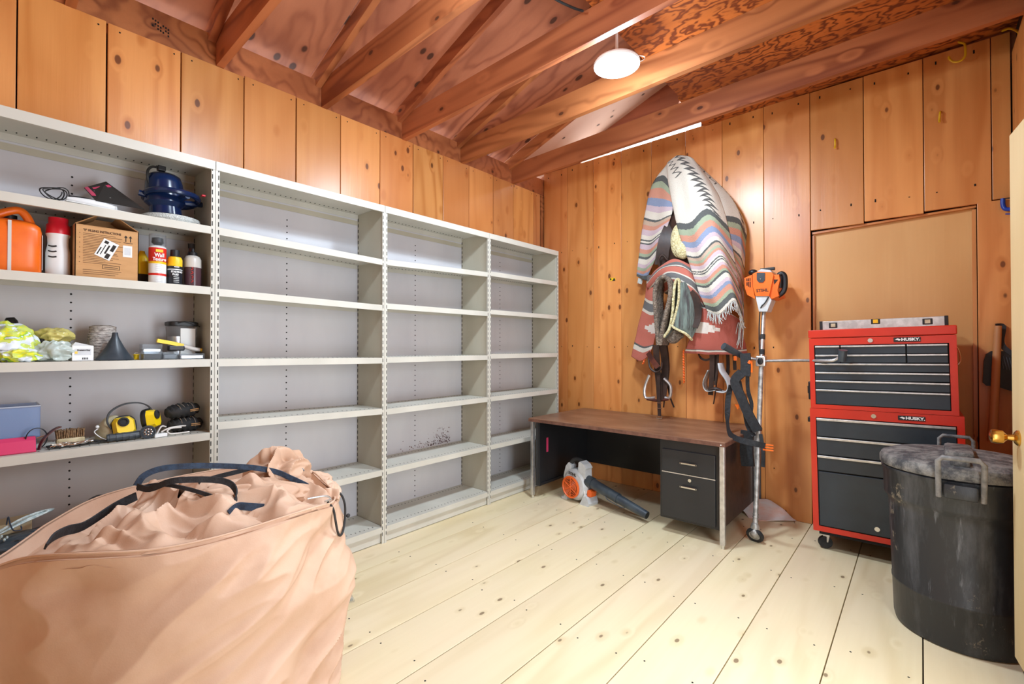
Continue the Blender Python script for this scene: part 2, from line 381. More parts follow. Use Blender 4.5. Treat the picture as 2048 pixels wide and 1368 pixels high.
def catmull(pts, k=5, closed=False):
    P = [Vector(p) for p in pts]; n = len(P); out = []
    if n < 3 and not closed: return [P[0].lerp(P[-1], i/k) for i in range(k+1)] if n == 2 else P
    rng = range(n) if closed else range(n-1)
    for i in rng:
        if closed: p0, p1, p2, p3 = P[i-1], P[i], P[(i+1) % n], P[(i+2) % n]
        else: p0, p1, p2, p3 = P[max(i-1, 0)], P[i], P[i+1], P[min(i+2, n-1)]
        for j in range(k):
            t_ = j/k
            out.append(0.5*((2*p1)+(-p0+p2)*t_+(2*p0-5*p1+4*p2-p3)*t_*t_+(-p0+3*p1-3*p2+p3)*t_**3))
    if not closed: out.append(P[-1].copy())
    return out
def cr1(P, t_):
    n = len(P); x = t_*(n-1); i = min(int(x), n-2); f = x-i
    p0, p1, p2, p3 = P[max(i-1, 0)], P[i], P[i+1], P[min(i+2, n-1)]
    return 0.5*((2*p1)+(-p0+p2)*f+(2*p0-5*p1+4*p2-p3)*f*f+(-p0+3*p1-3*p2+p3)*f**3)
def patch(rows, nu, nv, disp=None, uv=None):
    R = [[Vector(p) for p in r] for r in rows]
    def fn(u, v):
        p = cr1([cr1(r, u) for r in R], v)
        return p + (disp(u, v, p) if disp else Vector((0, 0, 0)))
    return MB().grid(fn, nu, nv, uv=uv)

def tag(o, label, cat, group=None, kind=None):
    o['label'] = label
    if cat: o['category'] = cat
    if group: o['group'] = group
    if kind: o['kind'] = kind
    return o
def empty(name, loc, label, cat, group=None, rot=(0, 0, 0)):
    o = bpy.data.objects.new(name, None); COL.objects.link(o); o.location = loc; o.rotation_euler = rot; o.empty_display_size = 0.05
    return tag(o, label, cat, group)
def struct(name, label=None):
    o = bpy.data.objects.new(name, None); COL.objects.link(o); o['kind'] = 'structure'
    if label: o['label'] = label
    o['category'] = 'structure'
    return o
def place(o, name):      # a copy sharing mesh data
    c = o.copy(); COL.objects.link(c); return c
def text(body, size, mat, parent, loc, rot, name='lettering', ext=0.0006, shear=0.0, wide=1.0, align='CENTER', label=None, bold=0.0):
    cu = bpy.data.curves.new(name, 'FONT'); cu.body = body; cu.size = size; cu.extrude = ext; cu.align_x = align; cu.align_y = 'CENTER'; cu.shear = shear
    cu.offset = bold
    tmp = bpy.data.objects.new('tmp', cu)
    me = bpy.data.meshes.new_from_object(tmp)
    bpy.data.objects.remove(tmp); bpy.data.curves.remove(cu)
    me.name = name; me.materials.clear(); me.materials.append(M[mat])
    o = bpy.data.objects.new(name, me); COL.objects.link(o); o.parent = parent; o.location = loc; o.rotation_euler = rot; o.scale = (wide, 1, 1)
    if label: o['label'] = label
    return o
FACE_Y = (PI/2, 0, 0)           # lettering read by someone looking along +Y
FACE_X = (PI/2, 0, PI/2)        # lettering read by someone looking along -X
def TR(loc, rot=(0, 0, 0)): return Matrix.Translation(Vector(loc)) @ Euler(rot).to_matrix().to_4x4()

# ================================================================ SETTING
XR = 3.355; YF = -5.25
# floor -----------------------------------------------------------
fl = struct('floor')
MB().box((-0.1, YF-.1, -0.08), (XR+.1, 0.12, -0.03)).build('subfloor', 'darkgap', fl)
seams = [0.0, 0.298, 0.597, 0.898, 1.178, 1.478, 1.771, 2.066, 2.364, 2.662, 2.952, 3.245, XR]
first = None
for a, b in zip(seams[:-1], seams[1:]):
    MB().box((a+.0022, YF, -0.03), (b-.0022, 0.074 if a > 2.3 else -0.0005, 0), bev=0.0015).build('floor_board', 'floorboard', fl, loc=((a+b)/2, -2.0, -0.015))
nl = MB()
for a in seams[1:-1]:
    for yy in (-0.35, -0.95, -1.55, -2.15, -2.75):
        for dx in (-.05, .06): nl.lathe([(0.004, 0), (0.004, 0.0006)], TR((a+dx+random.uniform(-.01, .01), yy+random.uniform(-.03, .03), 0)), 8)
o = nl.build('floor_nail_heads', 'slot', fl); o['kind'] = 'stuff'

# left wall -------------------------------------------------------
wl = struct('wall_left')
MB().box((-0.14, YF, -0.03), (-0.10, 0.1, 2.815)).build('outer_sheathing', 'darkgap', wl)
MB().box((-0.10, YF, 2.775), (-0.022, 0.05, 2.812)).build('top_plate', 'joist', wl)
ls = [YF, -4.98, -4.68, -4.38, -4.078, -3.776, -3.478, -3.176, -2.868, -2.567, -2.266, -1.959, -1.665, -1.362, -1.068, -0.764, -0.477, -0.168, -0.058]
for i, (a, b) in enumerate(zip(ls[:-1], ls[1:])):
    g = 0.004 if i % 3 else 0.006
    MB().box((-0.022, a+g, 0), (0.0, b-.001, 2.820+random.uniform(-.004, .004)), bev=.002).build('wall_board', 'wallboard', wl, loc=(0, (a+b)/2, 1.4))
MB().box((-0.06, -0.03, 0), (-0.01, 0.06, 2.84)).build('corner_post', 'joist', wl)
nd = MB()
for a in ls[1:-1]:
    for dz in (2.79, 2.2):
        for dy in (-.03, .05): nd.cyl((0.0, a+dy, dz), (0.0012, a+dy, dz), 0.004, n=8)
o = nd.build('nail_heads', 'slot', wl); o['kind'] = 'stuff'

# back wall -------------------------------------------------------
wb = struct('wall_back')
MB().box((-0.1, 0.075, -.1), (XR+.1, 0.10, 2.95)).build('outer_sheathing', 'darkgap', wb)
bs = [0.006, 0.298, 0.597, 0.891, 1.182, 1.482, 1.773, 2.07, 2.368]
for a, b in zip(bs[:-1], bs[1:]):
    MB().box((a+.0015, 0, 0), (b-.0015, 0.022, 3.040+.006*a), bev=.002).build('wall_board', 'wallboard', wb, loc=((a+b)/2, 0, 1.5))
for (a, b, z0) in ((2.368, 2.673, 2.072), (2.673, 2.973, 2.083), (2.973, 3.271, 2.094), (3.271, 3.352, 2.104)):
    MB().box((a+.002, 0, z0), (b-.002, 0.022, 3.050+.006*(a-2.3)), bev=.002).build('wall_board', 'wallboard', wb, loc=((a+b)/2, 0, 2.5))
MB().box((3.209, 0, 0), (3.352, 0.022, 2.098), bev=.002).build('wall_board', 'wallboard', wb, loc=(3.28, 0, 1.0))
slab_ = MB().prism([(2.378, 0), (3.20, 0), (3.20, 2.085), (2.378, 2.055)], -.070, -.052, Matrix.Rotation(PI/2, 4, 'X'))
slab_.build('plywood_panel', 'panelply', wb, loc=(2.8, .06, 1.0))
fr = MB(); fr.box((2.374, 0.030, 0), (2.386, 0.070, 2.04)); fr.box((3.188, 0.030, 0), (3.206, 0.070, 2.07)); fr.prism([(2.374, 2.048), (3.206, 2.080), (3.206, 2.092), (2.374, 2.062)], -0.070, -0.024, Matrix.Rotation(PI/2, 4, 'X'))
fr.build('opening_frame', 'wallboard', wb)
nd = MB()
for a in bs + [2.673, 2.973, 3.271]:
    for dz in (2.99, 2.2, 1.25, 0.35):
        for dx in (-.07, .06):
            if a > 2.36 and dz < 2.1: continue
            if 0.05 < a+dx < 3.3: nd.cyl((a+dx, 0, dz+random.uniform(-.02, .02)), (a+dx, -0.0012, dz), 0.004, n=8)
o = nd.build('nail_heads', 'slot', wb); o['kind'] = 'stuff'
# right wall ------------------------------------------------------
wr = struct('wall_right')
for lo_, hi_ in (((XR+.022, -2.13, -.1), (XR+.06, 0.1, 3.3)), ((XR+.022, YF, -.1), (XR+.06, -2.91, 3.3)), ((XR+.022, -2.91, 2.07), (XR+.06, -2.13, 3.3))): MB().box(lo_, hi_).build('outer_sheathing', 'darkgap', wr)
rs = [YF, -4.9, -4.6, -4.3, -4.0, -3.7, -3.4, -3.16, -2.91, -2.65, -2.39, -2.13, -1.9, -1.6, -1.3, -1.0, -0.7, -0.4, -0.006]
for a, b in zip(rs[:-1], rs[1:]):
    mb = MB(); ztop = 2.92
    mb.box((XR, a+.002, 2.07 if -2.92 < a < -2.2 else 0), (XR+.022, b-.002, 2.93), bev=.002)
    mb.build('wall_board', 'wallboard', wr, loc=(XR, (a+b)/2, 1.4))
# front wall behind the photographer, with the entrance in it
wf = struct('wall_front')
MB().box((-.1, YF-.08, 0), (1.1, YF, 3.2)).build('wall_panel', 'wallboard', wf, loc=(0.5, YF, 1.5))
MB().box((1.1, YF-.08, 2.75), (XR+.1, YF, 3.2)).build('wall_header', 'wallboard', wf, loc=(2.2, YF, 3))
MB().box((1.1, YF-.12, 0), (XR+.1, YF-.08, 2.75)).build('outer_door_panel', 'doorwood', wf)

# ceiling ---------------------------------------------------------
ce = struct('ceiling')
TILT = 0.026
def jz(x): return 2.818 + TILT*x
for y in (-5.06, -4.45, -3.84, -3.625, -3.01, -2.40, -1.765, -1.165, -0.50):
    if y == -3.84: continue
    poly = [(-0.06, jz(-.06)), (XR+.03, jz(XR)), (XR+.03, jz(XR)+.176), (-0.06, jz(-.06)+.176)]
    MB().prism(poly, -(y+.038), -y, Matrix.Rotation(PI/2, 4, 'X')).build('ceiling_joist', 'joist', ce, loc=(1.6, y, 2.9))
ys = [-5.06, -4.45, -3.625, -3.01, -2.40, -1.765, -1.165, -0.50]
for a, b in zip(ys[:-1], ys[1:]):
    MB().box((-0.045, a+.040, 2.813), (-0.004, b-.001, 2.985)).build('blocking', 'joist', ce, loc=(0, (a+b)/2, 2.9))
MB().box((-0.045, -.46, 2.822), (-0.006, 0.07, 2.985)).build('blocking', 'joist', ce, loc=(0, -.2, 2.9))
SL = 0.36
def rz(x): return 3.045 + SL*x
for y in (-5.10, -4.49, -3.665, -3.05, -2.44, -1.805, -1.205, -0.54):
    poly = [(-0.42, rz(-.42)-.10), (1.9, rz(1.9)-.10), (1.9, rz(1.9)), (-0.42, rz(-.42))]
    MB().prism(poly, -(y+.038), -y, Matrix.Rotation(PI/2, 4, 'X')).build('rafter', 'joist', ce, loc=(.7, y, 3.2))
RX = Matrix.Rotation(PI/2, 4, 'X')
for (y0, y1, mt) in ((-5.4, -2.45, 'rafterply'), (-2.447, -0.545, 'rafterply'), (-0.542, 0.40, 'paledaylitply')):
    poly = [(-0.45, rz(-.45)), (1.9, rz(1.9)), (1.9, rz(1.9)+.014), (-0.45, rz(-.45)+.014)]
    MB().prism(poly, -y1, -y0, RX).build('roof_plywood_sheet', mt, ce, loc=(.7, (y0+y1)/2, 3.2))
poly = [(1.9, rz(1.9)), (3.9, rz(1.9)-.72), (3.9, rz(1.9)-.70), (1.9, rz(1.9)+.014)]
MB().prism(poly, -.4, 5.4, RX).build('far_roof_slope', 'rafterply', ce, loc=(2.7, -2, 3.2))
# loft plywood lying on the joists right of the lamp
for (y0, y1) in ((-5.25, -2.98), (-2.975, -0.56)):
    poly = [(1.66, jz(1.66)+.177), (XR+.05, jz(XR)+.177), (XR+.05, jz(XR)+.192), (1.66, jz(1.66)+.192)]
    MB().prism(poly, -y1, -y0, RX).build('loft_plywood_sheet', 'loftply', ce, loc=(2.5, (y0+y1)/2, 3.05))
poly = [(1.64, jz(1.64)+.177), (XR+.05, jz(XR)+.177), (XR+.05, jz(XR)+.192), (1.64, jz(1.64)+.192)]
MB().prism(poly, -0.06, .557, RX).build('loft_plywood_sheet', 'loftply', ce, loc=(2.5, -.3, 3.05))
# gable above the back wall, open in a slit through which daylight comes
def gable(pts): MB().prism(pts, -0.055, -0.035, RX).build('gable_board', 'rafterply', ce, loc=(pts[0][0], .04, 3.2))
gable([(-0.1, 2.9), (0.43, 2.9), (0.43, rz(.43)), (-0.1, rz(-.1))])
gable([(0.50, rz(.5)-.01), (1.25, 3.27), (1.25, rz(1.25)), (0.50, rz(.5))])
gable([(1.25, 3.10), (1.30, 3.10), (1.42, 3.335), (1.43, rz(1.43)), (1.25, rz(1.25))])
gable([(1.43, 3.335), (1.60, 3.335), (1.60, rz(1.6)), (1.43, rz(1.43))])
gable([(1.60, 2.9), (3.45, 2.9), (3.45, 3.30), (1.9, rz(1.9)), (1.60, rz(1.6))])
# lumber stamp on the first block
st = MB()
for k in range(7):
    for j in range(3):
        if (k*3+j) % 4 != 1: st.box((-0.0038, -3.30+k*.011, 2.925-j*.017-k*.004), (-0.0032, -3.293+k*.011, 2.935-j*.017-k*.004))
o = st.build('lumber_stamp', 'slot', ce); o['kind'] = 'stuff'

# door leaf standing open at the right ------------------------------
dr = struct('door_1'); dr['label'] = 'pale wooden door leaf open at the right edge'
hx, hy = 3.213, -1.30; dvx, dvy = 0.117, -0.993
Tm = Matrix(((dvx, -dvy, 0, hx), (dvy, dvx, 0, hy), (0, 0, 1, 0), (0, 0, 0, 1)))   # local x along leaf to hinge, local y = away from room
dm = MB().box((0, 0, 0.08), (0.80, 0.036, 2.055), bev=.003)
do = dm.build('door_leaf', 'doorwood', dr); do.matrix_world = Tm
mb = MB(); kx, kz = 0.075, 0.915
prof = [(0.0285, 0), (0.0285, .004), (.022, .010), (.012, .014), (.010, .030), (.016, .036), (.024, .042), (.026, .060), (.024, .072), (.014, .076), (.001, .077)]
mb.lathe(prof, Matrix.Translation((kx, 0, kz)) @ Matrix.Rotation(PI/2, 4, 'X'), 28)
ko = mb.build('door_knob', 'brass', dr, smooth=True); ko.matrix_world = Tm
# ================================================================ ceiling lamp
lp = empty('ceiling_lamp', LAMP, 'round white LED ceiling lamp glowing between the joists', 'lamp')
MB().lathe([(.128, .0), (.130, .012), (.122, .024), (.05, .028), (.01, .030), (.008, .185)], None, 40).build('housing', 'white', lp, smooth=True)
MB().lathe([(.001, -.020), (.06, -.018), (.10, -.012), (.124, -.001), (.125, .004)], None, 40).build('diffuser', 'lamp', lp, smooth=True)
MB().tube([(.125, .02, .02), (.165, .01, -.01), (.175, -.03, -.05), (.15, -.06, -.07)], .0016, 6).build('pull_wire', 'white', lp)
# ================================================================ shelving units
SX0, SX1 = 0.052, 0.369
def shelf_mesh(y0, y1, x0, x1, lip, zl, zr):
    mb = MB(); 
    def Zs(y): return zl + (zr-zl)*(y-y0)/(y1-y0)
    for (xa, xb, a, b) in ((x0, x1, -.003, 0), (x1-.003, x1, -lip, -.003), (x0, x0+.003, -lip*.8, -.003), (x1-.016, x1-.003, -lip, -lip+.003)):
        v = [(x, y, Zs(y)+h) for x in (xa, xb) for y in (y0, y1) for h in (a, b)]
        mb.add(v, [(0, 1, 3, 2), (4, 6, 7, 5), (0, 4, 5, 1), (2, 3, 7, 6), (0, 2, 6, 4), (1, 5, 7, 3)])
    return mb, Zs
def shelving(ya, yb, label, levels, lone_end=False):
    root = empty('shelving_unit', ((SX0+SX1)/2, (ya+yb)/2, 0), label, 'shelving', 'steel shelving units along the left wall')
    ox, oy = (SX0+SX1)/2, (ya+yb)/2
    class L(MB):
        def build(s, n, m, p, **k):
            s.v = [v-Vector((ox, oy, 0)) for v in s.v]; return MB.build(s, n, m, p, **k)
    H = 2.152
    b = L(); b.box((SX0-.004, ya+.002, 0.0), (SX0-.001, yb-.002, H-.03)); b.build('back_panel', 'shelfback', root)
    for y0, y1, e in ((ya, ya+.003, 1), (yb-.003, yb, -1)):
        b = L(); b.box((SX0, y0, 0.0), (SX1-.004, y1, H-.004)); b.build('side_panel', 'shelfside', root)
        yy = (y0, y0+.017) if e > 0 else (y1-.017, y1)
        b = L(); b.box((SX1-.004, yy[0], 0), (SX1+.001, yy[1], H)); b.box((SX1-.030, y0 if e > 0 else y0-.001, 0), (SX1-.004, y1+.001 if e > 0 else y1, H-.004)); b.build('front_post', 'shelfpaint', root)
        b = L(); z = .05
        yc = (yy[1]-.0045) if e > 0 else (yy[0]+.0045)
        ys_ = (y1 if e > 0 else y0)
        while z < H-.03:
            b.box((SX1+.0008, yc-.002, z), (SX1+.0016, yc+.002, z+.022))
            z += .038
        z = .05
        while z < H-.03:
            b.box((SX0+.004, ys_+(-.0002 if e < 0 else 0), z), (SX0+.010, ys_+(.0002 if e > 0 else 0)-(.0012 if e < 0 else -.0012), z+.022))
            z += .038
        o = b.build('slot_row', 'slot', root); o['kind'] = 'stuff'
    b = L(); z = .12; ym = (ya+yb)/2
    while z < 2.05:
        b.cyl((SX0-.001, ym, z), (SX0+.0005, ym, z), .0042, n=8); z += .038
    o = b.build('punched_holes', 'slot', root); o['kind'] = 'stuff'
    sh = MB
    for i, lv in enumerate(levels):
        zl, zr = lv if isinstance(lv, tuple) else (lv, lv)
        top = i == 0
        m_, Zs = shelf_mesh(ya+(.001 if top else .006), yb-(.001 if top else .006), SX0, SX1-(.0 if top else .004)+(.003 if top else .004), .042 if top else .036, zl, zr)
        b = L(); b.v = m_.v; b.f = m_.f
        so = b.build('top' if top else 'shelf', 'shelfpaint', root)
        p = L(); y = ya+.03
        while y < yb-.03:
            for xx in (SX0+.035, SX1-.050):
                p.box((xx, y, Zs(y)-.0045 if not top else Zs(y)-.0045), (xx+.011, y+.0045, Zs(y)+.0006))
            y += .030
        po = p.build('punched_slots', 'slot', so); po['kind'] = 'stuff'; po.parent = so
    b = L(); b.box((SX1-.020, ya+.006, 0.004), (SX1-.016, yb-.006, .072)); b.build('kick_plate', 'shelfpaint', root)
    b = L(); b.box((SX0+.001, ya+.004, H-.075), (SX0+.003, yb-.004, H-.044)); b.build('back_rail', 'shelfside', root)
    return root
YB = [-4.080, -3.1200, -2.1615, -1.1985, -0.2540]
shelving(YB[0]+.001, YB[1]-.001, 'steel shelving unit at the far left, crowded with bottles, bags and tools', [2.152, 1.832, 1.538, 1.190, .837, .462, .10])
shelving(YB[1]+.001, YB[2]-.001, 'empty steel shelving unit directly beside the crowded one, partly behind the canvas bag', [2.152, (1.833, 1.806), (1.533, 1.515), (1.190, 1.179), (.882, .856), .467, .104])
u3 = shelving(YB[2]+.001, YB[3]-.001, 'empty steel shelving unit with a rust-speckled back near its second lowest shelf', [2.152, (1.81, 1.84), 1.528, 1.182, .850, .467, .102])
shelving(YB[3]+.001, YB[4]-.001, 'empty steel shelving unit in the corner beside the low desk', [2.152, (1.85, 1.862), 1.545, 1.190, .850, (.467, .46), .100])
b = MB(); rnd = random.Random(11)
for k in range(240):
    yy = -1.33-abs(rnd.gauss(0, .14)); zz = .475+abs(rnd.gauss(0, .045))*(1.2 if yy > -1.5 else .6); e = rnd.uniform(.0012, .0032)
    if -2.1 < yy < -1.21: b.box((-.1588, yy+1.68-e, zz-e), (-.1580, yy+1.68+e, zz+e))
o = b.build('rust_specks', 'redbrown', u3); o['kind'] = 'stuff'
S1, S2, S3, S4, S5 = 1.8325, 1.5385, 1.1905, .8375, .4625     # shelf surfaces in the crowded unit

# ---------------------------------------------------------------- top shelf
r = empty('car_polisher', (.215, -3.262, S1), 'round dark blue car polisher standing on its white bonnet on the upper shelf', 'polisher')
MB().lathe([(.05, 0.001), (.118, .004), (.124, .018), (.117, .036), (.07, .044), (.02, .046)], None, 36).build('bonnet', 'bonnet', r, smooth=True)
b = MB(); b.lathe([(.055, .044), (.065, .05), (.062, .085), (.082, .105), (.080, .12), (.074, .20), (.066, .232), (.05, .243), (.01, .246)], TR((0, -.02, 0), (.05, 0, 0)), 36); b.build('motor_housing', 'deepblue', r, smooth=True)
b = MB(); pts = []
for k in range(26):
    a = 2*PI*k/26; rr = .108 + .018*math.cos(2*a) ; pts.append((rr*.95*math.cos(a), rr*1.15*math.sin(a)-.0, .135+.010*math.cos(a)))
b.tube(pts, .0135, 8, closed=True, smooth=False)
for a in (PI/2, -PI/2, 0.3, PI-.3): b.tube([(.05*math.cos(a), .05*math.sin(a), .125), (.115*math.cos(a), .128*math.sin(a), .135)], .014, 8, smooth=False)
b.build('ring_handle', 'deepblue', r, smooth=True)
MB().tube([(0.02, -.075, .15), (.03, -.098, .19), (.03, -.10, .235), (.02, -.082, .262), (.01, -.055, .268)], .0055, 8).build('power_cord', 'rubber', r)
MB().box((-.005, -.06, .255), (.025, -.028, .278), bev=.003).build('plug', 'black', r)
MB().box((.098, .095, .148), (.118, .112, .156), bev=.003).build('switch', 'capred', r)

r = empty('leaflet', (.25, -3.47, S1), 'glossy black and red printed leaflet leaning beside the blue polisher', 'leaflet')
Tl = TR((0, 0, .003), (0, 0, 0))
P0 = [Vector(p)-Vector((.25, -3.47, S1)) for p in ((0.300,-3.550,1.872), (0.160,-3.572,1.953), (0.140,-3.495,2.005), (0.290,-3.383,1.874))]
lz = MB(); q = [P0[0], P0[1], P0[2], P0[3]]
lz.add([*q, *[p+Vector((.002, 0, .002)) for p in q]], [(0, 1, 2, 3), (7, 6, 5, 4), (0, 4, 5, 1), (1, 5, 6, 2), (2, 6, 7, 3), (3, 7, 4, 0)]); lz.build('sheet', 'ink', r)
def lerp4(u, v): return (q[0].lerp(q[3], u)).lerp(q[1].lerp(q[2], u), v) + Vector((.004, 0, .003))
lb = MB()
for (u0, u1, v0, v1) in ((.0, .14, .35, .98), (.25, .92, .80, .88)): lb.add([lerp4(u0, v0), lerp4(u1, v0), lerp4(u1, v1), lerp4(u0, v1)], [(0, 1, 2, 3)])
lb.build('red_print', 'pink', r, thick=.0008)
lb = MB()
for k in range(9): lb.add([lerp4(.2+k*.03, .30), lerp4(.21+k*.03, .30), lerp4(.21+k*.03, .70-.1*(k % 3)), lerp4(.2+k*.03, .70-.1*(k % 3))], [(0, 1, 2, 3)])
lb.build('fine_print', 'paper', r, thick=.0008)

r = empty('papers', (.27, -3.56, S1), 'flat stack of loose papers under the white handled tool', 'paper')
for k in range(3):
    MB().box((-.06, -.10, .0005+k*.003), (.075, .12, .003+k*.003), TR((0, 0, 0), (0, 0, .1*k-.05))).build('sheet', 'paper', r)
r = empty('work_light', (.285, -3.565, S1+.0105), 'white handled device with a black looped cord lying on papers', 'tool')
MB().tube([(0, -.075, .022), (0, -.03, .020), (0, .03, .018), (0, .07, .014), (.005, .085, .014)], lambda t: .010+.008*math.sin(PI*min(1, t*1.1)), 10).build('handle', 'white', r, smooth=True)
MB().tube([(.004, -.07, .03), (.004, -.02, .033), (.004, .03, .028)], .006, 8).build('grip', 'black', r, smooth=True)
pts = []
for k in range(40):
    a = 2*PI*k/13; pts.append((.012*math.sin(k*.7), -.10+.034*math.cos(a)-.0006*k, .036+.022*math.sin(a)+.006*math.sin(k)))
MB().tube([(0, -.05, .03)]+pts, .0022, 6).build('cord', 'rubber', r)

# ---------------------------------------------------------------- bottle shelf
def can(name, loc, prof, mat, label, cat, rot=0):
    r = empty(name, loc, label, cat, rot=(0, 0, rot)); MB().lathe(prof, None, 36).build('body', mat, r, smooth=True); return r
r = empty('fluid_jug', (.235, -3.800, S2), 'square orange plastic jug with a looped top handle', 'jug')
def sq_loft(mb, prof, hx, hy, e=.4, n=36, T=None):
    v = []; f = []
    for s_, z in prof:
        for i in range(n):
            a = 2*PI*i/n; c_, d_ = math.cos(a), math.sin(a)
            v.append((hx*s_*abs(c_)**e*(1 if c_ > 0 else -1), hy*s_*abs(d_)**e*(1 if d_ > 0 else -1), z))
    m = len(prof)
    for j in range(m-1):
        for i in range(n): f.append((j*n+i, j*n+(i+1) % n, (j+1)*n+(i+1) % n, (j+1)*n+i))
    f.append(tuple(range(n-1, -1, -1))); f.append(tuple((m-1)*n+i for i in range(n)))
    mb.add(v, f, T); return mb
b = sq_loft(MB(), [(.9, 0), (1, .01), (1, .17), (.96, .190), (.80, .205), (.5, .212)], .072, .090)
b.build('body', 'orange', r, smooth=True)
MB().tube([(.02, -.055, .19), (.02, -.03, .225), (.02, .02, .252), (.02, .045, .235), (.02, .062, .19)], .015, 10).build('handle', 'orange', r, smooth=True)
MB().lathe([(.024, .205), (.024, .238), (.01, .24)], TR((-.035, .0, 0)), 20).build('cap', 'black', r, smooth=True)
MB().box((.0715, -.006, .004), (.0745, .004, .2)).build('level_strip', 'bottlewhite', r)
MB().box((.05, .0895, .02), (-.03, .0912, .16)).build('side_label', 'paper', r)
r = can('cleaner_bottle', (.24, -3.660, S2), [(.034, 0), (.038, .006), (.038, .10), (.032, .135), (.033, .165), (.038, .175), (.038, .178), (.02, .18)], 'white', 'white plastic bottle with a tall red cap beside the orange jug', 'bottle')
MB().lathe([(.036, .176), (.038, .18), (.037, .215), (.031, .222), (.031, .246), (.01, .248)], None, 32).build('cap', 'capred', r, smooth=True)
b = MB()
for k in range(3): b.tube([(.0385*math.cos(a), .0385*math.sin(a), .085+.022*k+.006*math.sin(3*a)) for a in [(-.9+.1*j) for j in range(8)]], .003, 6)
b.build('printed_script', 'ink', r)

BXC = (.235, -3.512)
r = empty('cardboard_box', (BXC[0], BXC[1], S2), 'open cardboard carton printed with filling instructions and a crooked white sticker', 'box')
b = MB(); x0, x1, y0, y1, h = -.09, .085, -.105, .105, .222
for lo, hi in (((x1-.003, y0, 0), (x1, y1, h)), ((x0, y0, 0), (x0+.003, y1, h)), ((x0, y0, 0), (x1, y0+.003, h)), ((x0, y1-.003, 0), (x1, y1, h)), ((x0, y0, 0), (x1, y1, .003))): b.box(lo, hi)
b.build('carton', 'card', r)
for sgn in (-1, 1):
    yy = y0 if sgn < 0 else y1
    a = Vector((x1, yy, h)); b = MB()
    w = Vector((0, -sgn*.075, .050))
    b.add([Vector((x1, yy, h)), Vector((x0, yy, h)), Vector((x0, yy, h))+w, Vector((x1, yy, h))+w], [(0, 1, 2, 3)]); b.build('side_flap', 'card', r, thick=.003)
b = MB(); b.prism([(y0+.01, h), (y1-.01, h), (y1-.05, h+.058), (y0+.05, h+.058)], -.001, .002, Matrix(((0, 0, 1, x0+.02), (1, 0, 0, 0), (0, 1, 0, 0), (0, 0, 0, 1)))); b.build('rear_flap', 'card', r)
FX = x1 + .0003
text('"E" FILLING INSTRUCTIONS', .0125, 'cardink', r, (FX, -.018, .200), FACE_X, wide=.80, bold=.0004)
b = MB()
for k in range(19):
    z = .186-k*.0068; L_ = .105+.03*math.sin(k*2.3) - (.0 if k < 12 else .01)
    if z > .058: b.box((FX, -.080, z), (FX+.0005, -.080+L_, z+.0014))
    b.box((FX, -.092, z), (FX+.0005, -.089, z+.002)) if k % 3 == 0 and z > .058 else None
for k in range(3): b.box((FX, -.080, .034-k*.008), (FX+.0005, .045-.01*k, .0355-k*.008))
b.build('printed_lines', 'cardink', r)
b = MB()
for (ya_, yb_, za, zb) in ((-.018, .040, .0595, .061), (-.018, .040, .044, .0455), (-.018, -.0165, .044, .061), (.0385, .040, .044, .061)): b.box((FX, ya_, za), (FX+.0005, yb_, zb))
b.box((FX, -.012, .051), (FX+.0005, .034, .053))
for yy in (.060, .076):
    b.box((FX, yy-.0015, .172), (FX+.0005, yy+.0015, .192)); b.prism([(yy-.006, .190), (yy+.006, .190), (yy, .200)], FX, FX+.0005, Matrix(((0, 0, 1, 0), (1, 0, 0, 0), (0, 1, 0, 0), (0, 0, 0, 1))))
b.box((FX, .052, .166), (FX+.0005, .084, .168)); b.build('printed_marks', 'ink', r)
Ts = TR((FX+.0006, -.004, .128), (-.42, 0, 0))
b = MB(); b.box((0, -.027, -.040), (.0006, .027, .040), Ts); b.build('shipping_sticker', 'paper', r)
b = MB()
for (a_, c_, d_, e_) in ((-.020, -.006, .022, .034), (.006, .020, -.036, -.014), (-.022, -.018, -.034, .0), (-.002, .004, -.02, .02), (.010, .022, .0, .03), (-.012, -.009, -.03, .016)): b.box((.0006, a_, d_), (.0010, c_, e_), Ts)
b.build('sticker_print', 'ink', r)
b = MB(); b.box((FX, .050, .105), (FX+.0006, .082, .155)); b.build('small_label', 'paper', r)
b = MB(); b.box((FX+.0006, .055, .114), (FX+.0010, .077, .146)); b.build('label_print', 'greyplastic', r)

r = can('yellow_spray_can', (.20, -3.372, S2), [(.026, 0), (.028, .004), (.028, .12), (.02, .135), (.012, .15), (.01, .16)], 'yellow', 'yellow can half hidden behind the wall texture can', 'can')
MB().lathe([(.0285, .01), (.0285, .05)], None, 28, cap=False).build('dark_band', 'ink', r, smooth=True)
r = can('wall_texture_can', (.305, -3.335, S2), [(.031, 0), (.033, .004), (.033, .165), (.028, .172), (.02, .176)], 'white', 'tall aerosol can of wall texture with red label and clear cap', 'can')
MB().lathe([(.0334, .10), (.0334, .163)], None, 36, cap=False).build('red_label', 'labelred', r, smooth=True)
MB().lathe([(.0335, .090), (.0335, .100)], None, 36, cap=False).build('yellow_stripe', 'labelyellow', r, smooth=True)
MB().lathe([(.0335, .036), (.0335, .046)], None, 36, cap=False).build('lower_red_stripe', 'labelred', r, smooth=True)
MB().box((.0326, -.014, .142), (.0345, .014, .155), bev=.0015).build('brand_oval', 'labelyellow', r)
text('Wall', .024, 'white', r, (.0345, 0, .128), FACE_X, wide=.8, bold=.0006); text('Texture', .020, 'white', r, (.0345, 0, .109), FACE_X, wide=.75, bold=.0005)
b = MB(); [b.box((.0328, -.014, .084-k*.009), (.0338, .012-.004*(k % 2), .0855-k*.009)) for k in range(5)]; [b.box((.0328, -.016, .030-k*.007), (.0338, .014, .0315-k*.007)) for k in range(4)]
b.build('fine_print', 'greyplastic', r)
